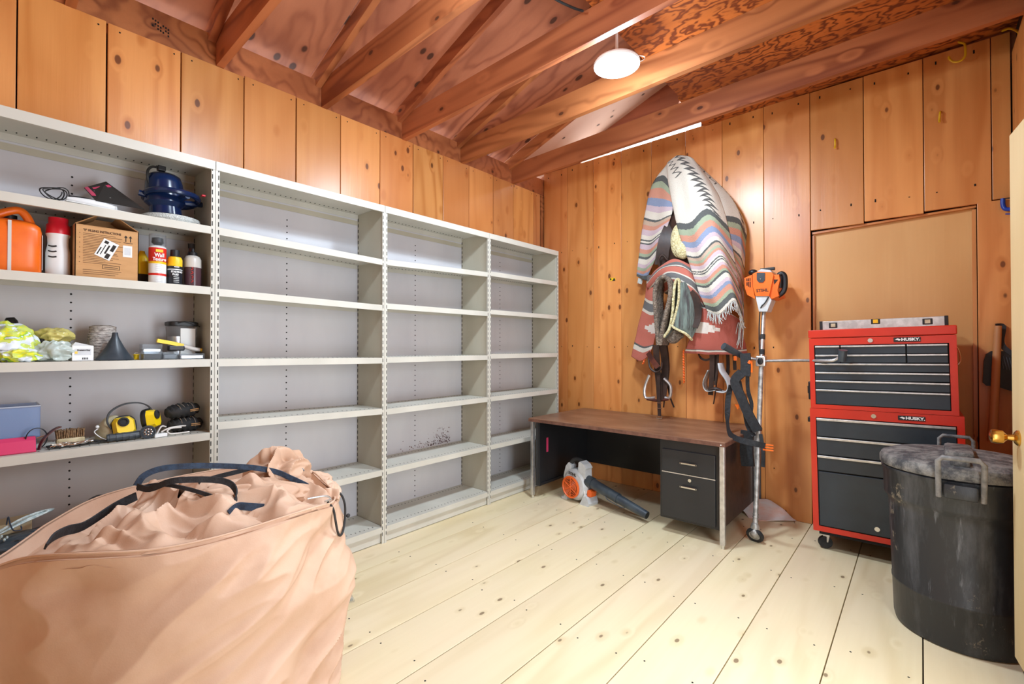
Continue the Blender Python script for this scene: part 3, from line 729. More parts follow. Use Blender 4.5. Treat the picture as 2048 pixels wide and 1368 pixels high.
MB().lathe([(.0325, .166), (.0325, .226), (.010, .228)], None, 32).build('clear_cap', 'clear', r, smooth=True)
MB().lathe([(.010, .17), (.014, .18), (.022, .19), (.02, .21), (.006, .214)], None, 20).build('nozzle', 'black', r, smooth=True)
r = can('starting_fluid_can', (.305, -3.268, S2), [(.027, 0), (.029, .004), (.029, .120), (.024, .132), (.018, .136)], 'labelblack', 'aerosol can of starting fluid with black and yellow label', 'can')
MB().lathe([(.0294, .088), (.0294, .121), (.0246, .132)], None, 32, cap=False).build('yellow_label', 'labelyellow', r, smooth=True)
MB().lathe([(.0296, .070), (.0296, .074)], None, 32, cap=False).build('white_stripe', 'white', r, smooth=True)
MB().lathe([(.018, .134), (.0185, .138), (.0175, .165), (.006, .168)], None, 24).build('cap', 'black', r, smooth=True)
text('STARTING', .0115, 'white', r, (.0302, 0, .060), FACE_X, wide=.8, bold=.0004); text('FLUID', .0115, 'white', r, (.0302, -.004, .048), FACE_X, wide=.8, bold=.0004)
b = MB(); [b.box((.0290, -.012, .036-k*.008), (.0299, .010, .0375-k*.008)) for k in range(4)]; b.box((.029, -.010, .082), (.0302, .010, .086)); b.build('fine_print', 'white', r)
r = can('squeeze_bottle', (.275, -3.188, S2), [(.032, 0), (.036, .005), (.036, .135), (.028, .150), (.016, .156)], 'bottlewhite', 'translucent squeeze bottle two thirds full of dark oil', 'bottle')
MB().lathe([(.0364, .004), (.0364, .095)], None, 32, cap=False).build('oil_level', 'oil', r, smooth=True)
MB().lathe([(.019, .150), (.019, .170), (.008, .174), (.006, .19)], None, 24).build('cap', 'black', r, smooth=True)
b = MB(); [b.tube([(.0362, -.016+.003*math.sin(k*2), .02+.02*k), (.0366, -.008, .028+.02*k), (.0362, -.014, .034+.02*k)], .0015, 5) for k in range(4)]; b.build('red_marks', 'labelred', r)
r = can('small_amber_bottle', (.19, -3.172, S2), [(.022, 0), (.024, .004), (.024, .16), (.013, .19), (.012, .21)], 'redbrown', 'small dark amber bottle behind the squeeze bottle', 'bottle')
MB().lathe([(.0245, .14), (.0245, .165)], None, 24, cap=False).build('paper_label', 'paper', r, smooth=True)
MB().lathe([(.015, .205), (.015, .228), (.005, .23)], None, 20).build('cap', 'ink', r, smooth=True)

# ---------------------------------------------------------------- middle shelf: bags and small things
def crumple(name, mat, parent, c, rx, ry, rz_, seed, amp=.35, n=26, fr=16, flat=True):
    c = Vector(c)
    def fn(u, v):
        th = PI*v; a = 2*PI*u
        d = Vector((math.sin(th)*math.cos(a), math.sin(th)*math.sin(a), math.cos(th)))
        k = 1+amp*(1-2.6*abs(noise.noise(d*1.5+Vector((seed, 0, 0))))) *.8+ amp*.45*(1-2.6*abs(noise.noise(d*3.1+Vector((0, seed, 0)))))-amp*.5
        p = Vector((d.x*rx*k, d.y*ry*k, d.z*rz_*k))
        if flat: p.z = max(p.z, -rz_*.8)
        return c+p
    return MB().grid(fn, n*2, n, closed_u=True).build(name, mat, parent, smooth=True, sub=1)
tpt = NT('printed_bag_film'); P = tpt.obj()
tpt.l(tpt.ramp(tpt.noise(tpt.map(P, (1, 1, 2)), 14, 3), [(0, lin(226, 234, 240)), (.47, lin(206, 220, 110)), (.55, lin(232, 228, 60)), (.60, lin(160, 200, 60)), (.64, lin(216, 228, 232))], 'CONSTANT'), tpt.b.inputs['Base Color']); tpt.b.inputs['Roughness'].default_value = .25; M['bagprint'] = tpt.m
M['bagyellow'] = plain('amber_bag_film', (222, 208, 120), .2, 0, .5, **{'Alpha': .8})
M['bagclear'] = plain('pale_bag_film', (206, 218, 210), .2, 0, .5, **{'Alpha': .75})
r = empty('printed_plastic_bag', (.22, -3.80, S3), 'bulging white plastic bag with lime and yellow print at the left end', 'bag')
crumple('film', 'bagprint', r, (0, 0, .068), .10, .085, .080, 3, .30)
r = empty('amber_plastic_bag', (.20, -3.665, S3), 'knotted pale yellow plastic bag beside the lime printed one', 'bag')
crumple('film', 'bagyellow', r, (0, .0, .10), .07, .060, .036, 9, .35); crumple('wrapped_black_part', 'black', r, (.02, -.03, .05), .04, .032, .055, 12, .3)
MB().box((.0, -.085, .115), (.02, -.035, .14), TR((0, 0, 0), (.35, 0, 0)), bev=.003).build('yellow_wrapper', 'yellow', r)
r = empty('clear_plastic_bag', (.295, -3.672, S3), 'crumpled clear plastic bag lying at the shelf edge', 'bag')
crumple('film', 'bagclear', r, (0, .0, .036), .045, .065, .042, 21, .4)
r = empty('green_plastic_bag', (.31, -3.77, S3), 'low crumpled lime green and white plastic bag at the shelf edge', 'bag')
crumple('film', 'bagprint', r, (0, .0, .024), .04, .055, .030, 41, .4)
r = empty('black_bottle_neck', (.16, -3.765, S3+.0), 'black bottle poking up behind the plastic bags', 'bottle')
MB().lathe([(.02, 0), (.022, .12), (.020, .165), (.012, .18)], TR((0, 0, 0), (.15, 0, 0)), 20).build('body', 'black', r, smooth=True)

r = empty('small_white_box', (.295, -3.592, S3), 'small white cardboard box with a grey printed panel', 'box', rot=(0, 0, .10))
MB().box((-.028, -.034, .001), (.028, .034, .062), bev=.001).build('carton', 'white', r)
MB().box((.028, -.027, .024), (.0285, .026, .051)).build('printed_panel', 'greyplastic', r)
MB().box((.0285, -.026, .030), (.0289, -.017, .040)).build('yellow_mark', 'labelyellow', r)
text('DrummerGuy', .0085, 'ink', r, (.0287, .002, .045), FACE_X, wide=.85, bold=.0003)
b = MB(); [b.box((.0282, -.002+k*.005, .006), (.0287, .001+k*.005, .014)) for k in range(4)]; b.build('bar_marks', 'ink', r)
b = MB(); b.add([(-.028, -.034, .062), (.028, -.034, .062), (.0, -.018, .078), (-.028, -.01, .076)], [(0, 1, 2, 3)]); b.add([(.028, -.034, .062), (.028, .034, .062), (.0, -.018, .078)], [(0, 1, 2)]); b.build('open_flap', 'white', r, thick=.0012)
r = empty('twine_spool', (.165, -3.505, S3), 'cone of grey and white twine behind the black funnel', 'spool')
MB().lathe([(.056, 0), (.058, .01), (.052, .10), (.050, .118), (.047, .120), (.047, .150), (.03, .155)], None, 32).build('wound_twine', 'twine', r, smooth=True)
b = MB(); [b.tube([(.0555*math.cos(2*PI*k/16)*(1-.1*j/12), .0555*math.sin(2*PI*k/16)*(1-.1*j/12), .012+j*.009+.006*math.sin(k*.8+j)) for k in range(16)], .0018, 5, closed=True) for j in range(12)]; b.build('strands', 'twine', r, smooth=True)
r = empty('funnel', (.268, -3.478, S3), 'dark blue plastic funnel upside down', 'funnel')
MB().lathe([(.066, 0), (.068, .003), (.062, .010), (.048, .030), (.032, .058), (.020, .085), (.013, .100), (.0095, .122), (.007, .122)], None, 36).build('cone', 'tube', r, smooth=True)
r = empty('small_yellow_reel', (.24, -3.398, S3), 'tiny yellow reel between funnel and clear boxes', 'reel')
MB().lathe([(.012, 0), (.013, .003), (.010, .004), (.010, .02), (.013, .021), (.013, .024), (.005, .025)], None, 20).build('reel', 'yellow', r, smooth=True)
b = MB(); b.tube([(.01, -.01, .026), (.0, 0, .032), (.01, .01, .027), (0, .015, .034)], .0015, 5); b.build('loose_thread', 'twine', r)
def clearbox(loc, sx, sy, sz, label, inside, lid=None):
    r = empty('clear_plastic_box', loc, label, 'box')
    b = MB(); w = .0015
    for lo, hi in (((-sx, -sy, 0), (sx, sy, w)), ((-sx, -sy, w), (-sx+w, sy, sz)), ((sx-w, -sy, w), (sx, sy, sz)), ((-sx, -sy, w), (sx, -sy+w, sz)), ((-sx, sy-w, w), (sx, sy, sz)), ((-sx, -sy, sz), (sx, sy, sz+w))): b.box(lo, hi)
    b.build('case', 'clear', r); MB().box((-sx+.003, -sy+.004, .002), (sx-.003, sy-.004, sz*.72), bev=.003).build('contents', inside, r); return r
clearbox((.290, -3.352, S3), .025, .034, .036, 'clear box of dark screws at the shelf edge left of its twin', 'ink')
clearbox((.292, -3.286, S3), .024, .029, .034, 'clear box of dark parts directly under the yellow caulking tool', 'tube')
clearbox((.232, -3.342, S3), .028, .038, .070, 'taller clear box of silver bits behind the two small clear boxes', 'alu')
clearbox((.300, -3.200, S3), .026, .050, .026, 'flat clear case of silver fittings at the right end of the shelf', 'alu')
r = empty('clear_tub', (.165, -3.205, S3), 'clear square tub of hardware with black lid and handle', 'tub')
sq_loft(MB(), [(.82, 0), (.86, .004), (1, .165)], .055, .060).build('tub_wall', 'clear', r, smooth=True)
sq_loft(MB(), [(.76, .003), (.88, .11)], .055, .060).build('hardware', 'alu', r, smooth=True)
MB().box((.0525, -.018, .02), (.0545, .045, .15), bev=.001).build('paper_label', 'paper', r)
sq_loft(MB(), [(1.04, .163), (1.06, .168), (1.06, .180), (.9, .184)], .055, .060).build('lid', 'black', r, smooth=True)
MB().tube([(.06, -.03, .175), (.072, .0, .182), (.075, .04, .168), (.05, .064, .16)], .003, 6).build('wire_handle', 'black', r)
r = empty('yellow_caulking_tool', (.27, -3.24, S3+.046), 'yellow plastic caulking tool lying across the clear boxes', 'tool')
MB().tube([(0, -.088, .042), (0, -.03, .030), (0, .015, .018)], .011, 8, smooth=False, flat=(.012, .0085, (1, 0, 0))).build('handle', 'yellow', r)
MB().tube([(0, .012, .018), (0, .06, .002), (0, .085, -.002)], lambda t: .011-.002*t, 10).build('nozzle', 'bottlewhite', r, smooth=True)
MB().tube([(0, .082, -.002), (0, .094, -.003)], .008, 10, smooth=False).build('tip', 'yellowhook', r, smooth=True)
MB().box((-.014, -.045, -.006), (.014, .02, .018), bev=.005).build('black_clamp', 'black', r)

# ---------------------------------------------------------------- lower shelf: ear defenders, brush, torch, gloves
r = empty('blue_clear_tray', (.19, -3.810, S4), 'blue tinted clear plastic box behind the pink tray', 'box')
b = MB(); w = .002
for lo, hi in (((-.09, -.10, .05), (.09, .10, .052)), ((.088, -.10, .05), (.09, .10, .175)), ((-.09, -.10, .05), (-.088, .10, .175)), ((-.09, .098, .05), (.09, .10, .175)), ((-.09, -.1, .05), (.09, -.098, .175))): b.box(lo, hi)
b.build('tray_wall', 'bluebox', r); b = MB(); b.tube([(.091, -.1, .175), (.091, .10, .175), (-.09, .10, .175)], .003, 6, smooth=False); b.build('rim', 'frost', r)
MB().box((-.085, -.09, 0), (.085, .09, .05)).build('base', 'bluebox', r)
r = empty('pink_tray', (.305, -3.800, S4), 'bright pink plastic tray along the shelf edge', 'tray')
b = MB(); b.prism([(-.022, 0), (.03, 0), (.034, .004), (.012, .045), (-.004, .058), (-.012, .058)], -.1, .075, Matrix(((1, 0, 0, 0), (0, 0, 1, 0), (0, 1, 0, 0), (0, 0, 0, 1)))); b.build('tray', 'pink', r)
r = empty('coiled_black_strap', (.30, -3.718, S4), 'stiff black strap coiled upright next to the pink tray', 'strap')
MB().tube([(.012*math.sin(a), -.004+.030*math.cos(a), .047+.043*math.sin(a)) for a in [k*2*PI/14 for k in range(14)]], .01, 6, closed=True, flat=(.010, .0015, (1, 0, 0.15))).build('strap', 'black', r)
MB().tube([(.0, -.03, .04), (.0, .03, .06)], .002, 6, smooth=False).build('pin', 'chrome', r)
r = empty('curved_leather_strap', (.315, -3.682, S4), 'grey leather strap curving off the shelf by the brush', 'strap')
MB().tube([(.012, -.034, .004), (.008, -.03, .025), (0, -.014, .055), (-.006, .01, .078), (-.012, .028, .086)], .01, 6, flat=(.011, .002, (1, .25, 0))).build('strap', 'redbrown', r)
r = empty('scrub_brush', (.285, -3.622, S4+.012), 'worn wooden scrub brush lying bristles up', 'brush')
MB().box((-.024, -.044, 0), (.024, .044, .026), bev=.008).build('block', 'brushwood', r)
b = MB()
for i in range(13):
    for j in range(7):
        x = -.020+j*.0066; y = -.040+i*.0066
        b.cyl((x, y, .024), (x+random.uniform(-.004, .004), y+random.uniform(-.004, .004), .056+random.uniform(-.004, .004)), .0026, .0034, 6)
o = b.build('bristles', 'bristle', r); o['kind'] = 'stuff'
r = empty('wire_bundle', (.30, -3.60, S4), 'tangle of black cable and bare grey wires under the brush', 'cable')
b = MB(); rnd = random.Random(4)
for k in range(6): b.tube([(rnd.uniform(-.03, .03), -.085+.035*j+rnd.uniform(-.01, .01), .006+rnd.uniform(0, .006)) for j in range(6)], .0035, 6)
b.build('black_cable', 'rubber', r, smooth=True)
b = MB()
for k in range(6): b.tube([(.02+rnd.uniform(-.01, .015), -.08+.03*j+rnd.uniform(-.008, .008), .010+rnd.uniform(0, .012)) for j in range(5)], .002, 6)
b.build('bare_wire', 'chrome', r, smooth=True)

EX, EY = .245, -3.41
r = empty('ear_defenders', (EX, EY, S4+.0), 'yellow ear defenders with black headband resting on the shelf', 'ear defenders')
MB().tube([(.02, -.078, .05), (.02, -.092, .085), (.012, -.080, .125), (0, -.035, .152), (-.005, .02, .155), (0, .058, .135), (.01, .075, .10)], .01, 6, flat=(.008, .003, (1, 0, 0))).build('headband', 'black', r)
def cup(name_p, T):
    b = MB(); b.add([*map(Vector, [(-.040, -.030, 0), (-.020, -.042, 0), (.030, -.042, 0), (.046, -.026, 0), (.046, .024, 0), (.030, .038, 0), (-.022, .038, 0), (-.040, .022, 0)]), *map(Vector, [(-.030, -.022, .028), (-.016, -.032, .028), (.024, -.032, .028), (.036, -.020, .028), (.036, .018, .028), (.024, .028, .028), (-.016, .028, .028), (-.030, .016, .028)])],
        [tuple(range(7, -1, -1)), tuple(range(8, 16))]+[(i, (i+1) % 8, 8+(i+1) % 8, 8+i) for i in range(8)], T); o = b.build('ear_cup', 'yellow', r)
    sq_loft(MB(), [(1, -.022), (1.05, -.014), (1.05, -.004), (.98, 0)], .046, .042, .8, 28, T).build('cushion', 'black', o, smooth=True)
    MB().lathe([(.018, .026), (.020, .028), (.020, .034), (.013, .037), (.012, .032)], T @ TR((-.015, -.006, 0)), 24).build('hinge_button', 'rubber', o, smooth=True)
cup('l', TR((.035, -.035, .060), (0, PI/2-.25, 0)) @ TR((0, 0, 0), (0, 0, .1)))
cup('r', TR((.020, .062, .080), (0, PI/2-.15, .95)))
r = empty('respirator_mask', (.20, -3.475, S4), 'tan dust mask with its elastic, behind the ear defenders', 'mask')
b = MB(); b.grid(lambda u, v: Vector((.01+.055*math.sin(PI*v*.5)*math.cos(PI*(u-.5)), .06*math.sin(PI*(u-.5))*math.sin(PI*v*.5), .10*math.cos(PI*v*.5)+.003)), 20, 12); b.build('shell', 'brushwood', r, smooth=True, thick=.002)
MB().tube([(.05, -.055, .055), (.075, -.07, .045), (.085, -.05, .02), (.08, -.03, .008)], .002, 6).build('elastic', 'white', r)
MB().sph((.055, -.058, .064), .007).build('toggle', 'white', r, smooth=True)
r = empty('torch', (.318, -3.405, S4), 'dark ribbed torch lying with its lens facing out', 'torch')
b = MB(); b.cyl((0, -.105, .020), (0, .01, .022), .015, .0165, 20)
for k in range(5): b.cyl((0, -.098+.022*k, .020), (0, -.086+.022*k, .0205), .0172, n=20)
b.build('barrel', 'tube', r, smooth=True)
Tt = TR((.010, .035, .030), (0, PI/2, -.15))
MB().lathe([(.020, -.030), (.028, -.008), (.0290, .010), (.0285, .014), (.024, .014), (.022, .008)], Tt, 28).build('head', 'tube', r, smooth=True)
MB().lathe([(.023, .009), (.001, .011)], Tt, 28).build('lens', 'clear', r, smooth=True)
b = MB()
for k in range(9):
    a = 2*PI*k/8; rr = .013 if k < 8 else 0
    b.lathe([(.004, .0085), (.0035, .0115), (.001, .012)], Tt @ TR((rr*math.cos(a), rr*math.sin(a), 0)), 10)
b.build('reflector_cells', 'chrome', r, smooth=True)
def glove(loc, label, z, rot):
    r = empty('work_glove', loc, label, 'glove', 'padded work gloves stacked at the shelf end', rot=rot)
    b = MB(); b.grid(lambda u, v: (lambda d: Vector((d.x*.05, d.y*.085*(1-.25*max(0, -d.y)), d.z*.034*(1+.25*max(0, d.y))+.034+.004*math.sin(d.y*22+d.z*3))))(Vector((math.sin(PI*v)*math.cos(2*PI*u), math.sin(PI*v)*math.sin(2*PI*u), math.cos(PI*v)))), 40, 24, closed_u=True); b.build('shell', 'rubber', r, smooth=True)
    b = MB()
    for k in range(4): b.tube([(.046*math.cos(a)*.98, -.02+.018*k+.01*math.cos(a), .034+.036*math.sin(a)) for a in [(-.3+.25*j) for j in range(8)]], .0022, 6)
    b.build('ribbing', 'greywool', r, smooth=True)
    b = MB(); [b.box((.047, .025, .030+k*.007), (.0525, .062, .033+k*.007)) for k in range(2)]; b.build('tread_tabs', 'card', r)
    return r
glove((.235, -3.215, S4), 'lower of two black padded work gloves at the shelf end', 0, (0, 0, -.05))
glove((.230, -3.222, S4+.066), 'upper of two black padded work gloves, ribbed and tilted', 0, (.08, 0, .1))
r = empty('pale_cable_loop', (.315, -3.268, S4), 'pale grey cable looped on the shelf by the gloves', 'cable')
b = MB(); b.tube([(0, -.05, .02), (0, -.02, .034), (-.01, .02, .036), (-.02, .05, .034)], .0035, 6); b.tube([(.0, .06, .006), (.01, .0, .007), (.01, -.02, .010), (.005, -.028, .022), (.0, -.01, .032), (-.01, .03, .030)], .0035, 6); b.tube([(.01, -.07, .012), (0, -.05, .045), (-.01, -.03, .04)], .0035, 6); b.build('cable', 'cable', r, smooth=True)
MB().box((-.012, -.085, .001), (.016, -.035, .016), TR((0, 0, 0), (0, 0, .2)), bev=.002).build('plug_block', 'white', r)
# ---------------------------------------------------------------- lowest visible shelf
r = empty('wood_block', (.14, -3.80, S5), 'pale wooden block on the low shelf behind the rope', 'block')
MB().box((-.06, -.12, 0), (.05, .075, .075), bev=.002).build('block', 'floorboard', r)
r = empty('coiled_rope', (.27, -3.77, S5+.035), 'hank of white cord tied with thin blue string on the low shelf', 'rope')
b = MB()
for k in range(6):
    e = .004*k; b.tube([(.01-e, -.13, .012+e), (.0-e, -.05+e, .030+e*.5), (-.02-e, .02, .052+e*.6), (-.035-e, .085+e, .072), (-.045, .07, .076), (-.03+e, .0, .045+e), (.0+e, -.09, .018)], .0042, 6)
b.build('hank', 'rope', r, smooth=True)
b = MB()
for k in range(14): b.sph((.03-.004*(k % 4), -.12+.007*k, .012+.006*(k % 3)), (.006, .004, .006), nu=8, nv=6)
b.build('knotted_end', 'rope', r, smooth=True)
MB().tube([(-.0, -.03, .06), (.0, -.025, .09), (.005, -.02, .06), (.012, -.01, .035), (.0, .01, .03), (-.02, .01, .04)], .0022, 6).build('blue_tie', 'navy', r)
r = empty('dark_tarp_bundle', (.24, -3.72, S5), 'dark blue folded tarpaulin under the white cord', 'tarp')
crumple('tarp', 'tube', r, (0, -.02, .018), .10, .17, .024, 31, .35)
r = empty('black_belt', (.235, -3.545, S5), 'black belt curled into an upright loop on the low shelf', 'belt')
MB().tube([(.02, -.02, .0), (.02, -.038, .05), (.015, -.02, .115), (.0, .03, .135), (-.01, .075, .10), (0, .095, .03), (.0, .10, .012)], .01, 6, flat=(.018, .002, (1, .1, .1))).build('strap', 'black', r)
crumple('folded_end', 'rubber', r, (0, .04, .022), .05, .12, .028, 51, .4)
# ================================================================ DESK
def pp(pts): return [(p[0], p[2]) for p in pts]
RXm = Matrix.Rotation(PI/2, 4, 'X')       # prism (x, z) polygons; depth runs -y
def slab(mb, pts, yn, yf): return mb.prism([(p[0], p[2]) if len(p) == 3 else p for p in pts], -yf, -yn, RXm)
r = empty('desk', (1.27, -.44, 0), 'low office desk with brown laminate top, black drawers and chrome legs', 'desk')
class LO(MB):
    def __init__(s, o): MB.__init__(s); s.o = Vector(o)
    def build(s, n, m, p, **k): s.v = [v-s.o for v in s.v]; return MB.build(s, n, m, p, **k)
DO = (1.27, -.44, 0)
LO(DO).box((.497, -.857, .634), (2.043, -.022, .661), bev=.004).build('desk_top', 'desktop', r)
LO(DO).box((.494, -.860, .632), (2.046, -.856, .656)).build('front_edging', 'deskedge', r)
LO(DO).box((2.0425, -.857, .632), (2.046, -.022, .656)).build('side_edging', 'deskedge', r)
for x0, x1 in ((.507, .532), (2.006, 2.036)):
    for y0 in (-.848, -.07):
        o = LO(DO).box((x0, y0, .022), (x1, y0+.030, .633), bev=.003).build('leg', 'alu', r)
        LO(DO).cyl(((x0+x1)/2, y0+.015, 0), ((x0+x1)/2, y0+.015, .023), .011, n=14).build('foot', 'chrome', o)
LO(DO).box((.535, -.815, .10), (.560, -.045, .632), bev=.002).build('left_side_panel', 'blackmetal', r)
b = LO(DO); b.box((.560, -.812, .10), (.575, -.790, .632)); b.box((.560, -.80, .10), (.572, -.06, .120)); b.build('panel_flange', 'blackmetal', r)
LO(DO).box((.560, -.062, .165), (1.606, -.048, .632)).build('modesty_panel', 'blackmetal', r)
b = LO(DO); b.box((.5605, -.70, .36), (.5625, -.675, .48)); o = b.build('red_tape', 'pink', r)
LO(DO).box((1.606, -.805, .095), (1.990, -.045, .632), bev=.003).build('pedestal', 'blackmetal', r)
LO(DO).box((1.992, -.818, .10), (2.004, -.045, .632)).build('right_side_panel', 'leather', r)
for z0, z1, hz in ((.415, .562, .487), (.112, .405, .333)):
    d = LO(DO).box((1.624, -.818, z0), (1.972, -.803, z1), bev=.003).build('drawer', 'blackmetal', r)
    b = LO(DO); hx0 = 1.755
    b.box((hx0, -.842, hz-.005), (hx0+.108, -.836, hz+.006), bev=.002); b.box((hx0, -.842, hz-.004), (hx0+.008, -.817, hz+.005)); b.box((hx0+.10, -.842, hz-.004), (hx0+.108, -.817, hz+.005)); b.build('drawer_handle', 'chrome', d)
    if z0 < .2:
        LO(DO).cyl((1.812, -.818, .378), (1.812, -.822, .378), .011, n=20).build('lock', 'chrome', d)
LO(DO).box((1.624, -.8185, .4065), (1.972, -.806, .413)).build('divider_strip', 'alu', r)
LO(DO).cyl((2.020, -.862, .643), (2.020, -.857, .643), .004, n=10).build('corner_screw', 'white', r)

# ================================================================ LEAF BLOWER
r = empty('leaf_blower', (.852, -.665, 0), 'grey leaf blower with orange fan grille and long dark tube under the desk', 'leaf blower', rot=(0, 0, -.13))
b = MB(); b.lathe([(.02, -.062), (.085, -.064), (.112, -.056), (.124, -.035), (.124, .03), (.10, .055), (.02, .058)], TR((0, 0, .142), (-PI/2, 0, 0)) @ Matrix.Rotation(PI, 4, 'X'), 44); b.build('fan_housing', 'greyplastic', r, smooth=True)
b = MB(); b.prism([(-.125, .10), (-.128, .19), (-.105, .27), (-.075, .305), (-.04, .285), (-.055, .24), (-.085, .20), (-.095, .12)], -.03, .03, RXm); b.build('rear_bracket', 'greyplastic', r)
b = MB(); b.prism([(.035, .235), (.040, .325), (.055, .336), (.095, .318), (.118, .290), (.108, .275), (.112, .21), (.06, .2)], -.04, .04, RXm); b.build('engine_cover', 'greyplastic', r)
MB().tube([(-.075, 0, .29), (-.045, 0, .325), (0, 0, .338), (.05, 0, .330)], .017, 12).build('grip', 'rubber', r, smooth=True)
MB().lathe([(.080, .004), (.088, .0), (.088, .010), (.078, .014), (.074, .008)], TR((-.022, -.060, .122), (PI/2, 0, 0)), 40, cap=False).build('grille_ring', 'orangegrill', r, smooth=True)
MB().lathe([(.001, .0), (.079, .0), (.079, .003)], TR((-.022, -.0605, .122), (PI/2, 0, 0)), 36).build('dark_intake', 'ink', r, smooth=True)
b = MB()
for k in range(1, 7): b.tube([(-.022+.0115*k*math.cos(a), -.068, .122+.0115*k*math.sin(a)) for a in [2*PI*j/28 for j in range(28)]], .0030, 6, closed=True, smooth=False)
for a in (.5, .5+PI/3, .5+2*PI/3, .5+PI, .5+4*PI/3, .5+5*PI/3): b.tube([(-.022, -.070, .122), (-.022+.078*math.cos(a), -.069, .122+.078*math.sin(a))], .0032, 6, smooth=False)
b.build('intake_grille', 'orangegrill', r, smooth=True)
text('STIHL', .030, 'ink', r, (-.004, -.0648, .229), (PI/2, .14, 0), name='brand_lettering', wide=1.05, bold=.001)
b = MB(); b.cyl((.10, 0, .185), (.155, -.0, .175), .047, .046, 28); b.build('outlet_collar', 'tube', r, smooth=True)
b = MB(); b.cyl((.15, 0, .176), (.385, 0, .118), .040, .037, 28); b.cyl((.375, 0, .120), (.395, 0, .116), .0385, n=28); b.cyl((.39, 0, .116), (.56, 0, .075), .034, .030, 28); b.cyl((.555, 0, .076), (.638, 0, .056), .031, .028, 28)
b.build('blower_tube', 'tube', r, smooth=True)
MB().tube([(.30, -.036, .120), (.33, -.038, .098), (.44, -.034, .072), (.47, -.030, .075), (.48, -.028, .09)], .003, 6).build('tube_seam', 'tube', r, smooth=True)
b = MB(); b.cyl((.6365, 0, .0565), (.6395, 0, .0558), .024, n=24); b.build('tube_mouth', 'slot', r)
b = MB(); b.prism([(.055, .0), (.145, .0), (.150, .02), (.135, .065), (.10, .085), (.075, .03)], -.07, .05, RXm); b.build('front_foot', 'greyplastic', r)
b = MB(); b.prism([(-.145, 0), (-.09, 0), (-.075, .04), (-.10, .05), (-.125, .015), (-.14, .02)], -.05, .04, RXm); b.build('rear_foot', 'greyplastic', r)
b = MB(); b.prism([(.12, .075), (.16, .075), (.165, .115), (.14, .13), (.12, .12)], -.03, .03, RXm); b.build('air_filter_cover', 'orangegrill', r)
MB().tube([(.10, -.045, .12), (.112, -.05, .095), (.105, -.05, .07)], .003, 6).build('throttle_link', 'white', r)

# ================================================================ TOOL CHESTS
CO = (2.446, -.46, 0.0)
def drawer(parent, x0, x1, z0, z1, grip=.012):
    d = MB().box((x0, -.008, z0), (x1, .0, z1), bev=.0015).build('drawer', 'drawer', parent)
    MB().box((x0, -.015, z1-grip), (x1, -.006, z1), bev=.002).build('drawer_pull', 'alu', d); return d
def badge(parent, xc, zc):
    MB().box((xc-.058, -.0095, zc-.0125), (xc+.058, -.005, zc+.0125), bev=.0015).build('badge_plate', 'black', parent)
    text('HUSKY.', .0215, 'white', parent, (xc+.016, -.0102, zc), FACE_Y, name='badge_lettering', wide=1.12, bold=.0010)
    b = MB(); b.prism([(xc-.052, zc), (xc-.040, zc+.0075), (xc-.026, zc+.001), (xc-.034, zc-.0075), (xc-.038, zc-.003), (xc-.044, zc-.001)], .0094, .0104, RXm); b.build('badge_emblem', 'white', parent)
cab = empty('rolling_tool_cabinet', CO, 'red rolling tool cabinet with three drawers and a tall dark door', 'tool cabinet', rot=(0, -.020, 0))
W1 = .695
b = MB(); b.box((0, .001, .118), (W1, .440, .868), bev=.004); b.build('body', 'red', cab)
b = MB(); b.box((0, -.006, .118), (.030, .002, .868)); b.box((W1-.030, -.006, .118), (W1, .002, .868)); b.box((.03, -.006, .815), (W1-.03, .002, .868)); b.box((.03, -.006, .118), (W1-.03, .002, .150)); b.build('face_frame', 'red', cab)
MB().box((.030, -.0005, .150), (W1-.030, .003, .815)).build('drawer_well', 'slot', cab)
for z0, z1 in ((.702, .810), (.590, .695), (.492, .583)): drawer(cab, .034, W1-.034, z0, z1, .014)
d = MB().box((.036, -.010, .156), (W1-.036, 0, .484), bev=.003).build('door', 'drawer', cab)
MB().cyl((.315, -.010, .195), (.315, -.015, .195), .013, n=22).build('door_lock', 'chrome', d)
MB().cyl((.315, -.006, .842), (.315, -.012, .842), .012, n=22).build('lock', 'chrome', cab)
badge(cab, .482, .842)
MB().box((-.022, .05, .775), (0, .10, .805), bev=.003).build('side_handle', 'black', cab)
for (x, y, zb) in ((.052, .05, -.0006), (W1-.06, .05, -.013), (.052, .38, 0), (W1-.06, .38, -.013)):
    c = MB().prism([(x-.022, .116), (x+.032, .116), (x+.016, .04), (x+.002, .04)], -(y+.0), -(y-.004), RXm).build('caster_fork', 'alu', cab)
    MB().box((x-.03, y-.02, .110), (x+.045, y+.03, .119)).build('mounting_plate', 'dullalu', c)
    MB().lathe([(.014, 0), (.036, 0), (.038, .004), (.038, .022), (.036, .026), (.014, .026)], TR((x+.004, y-.006, .0385+zb), (-PI/2, 0, .35)), 28).build('wheel', 'rubber', c, smooth=True)
b = MB(); b.box((.03, .0, .100), (W1-.03, .43, .118)); b.build('underside', 'slot', cab)

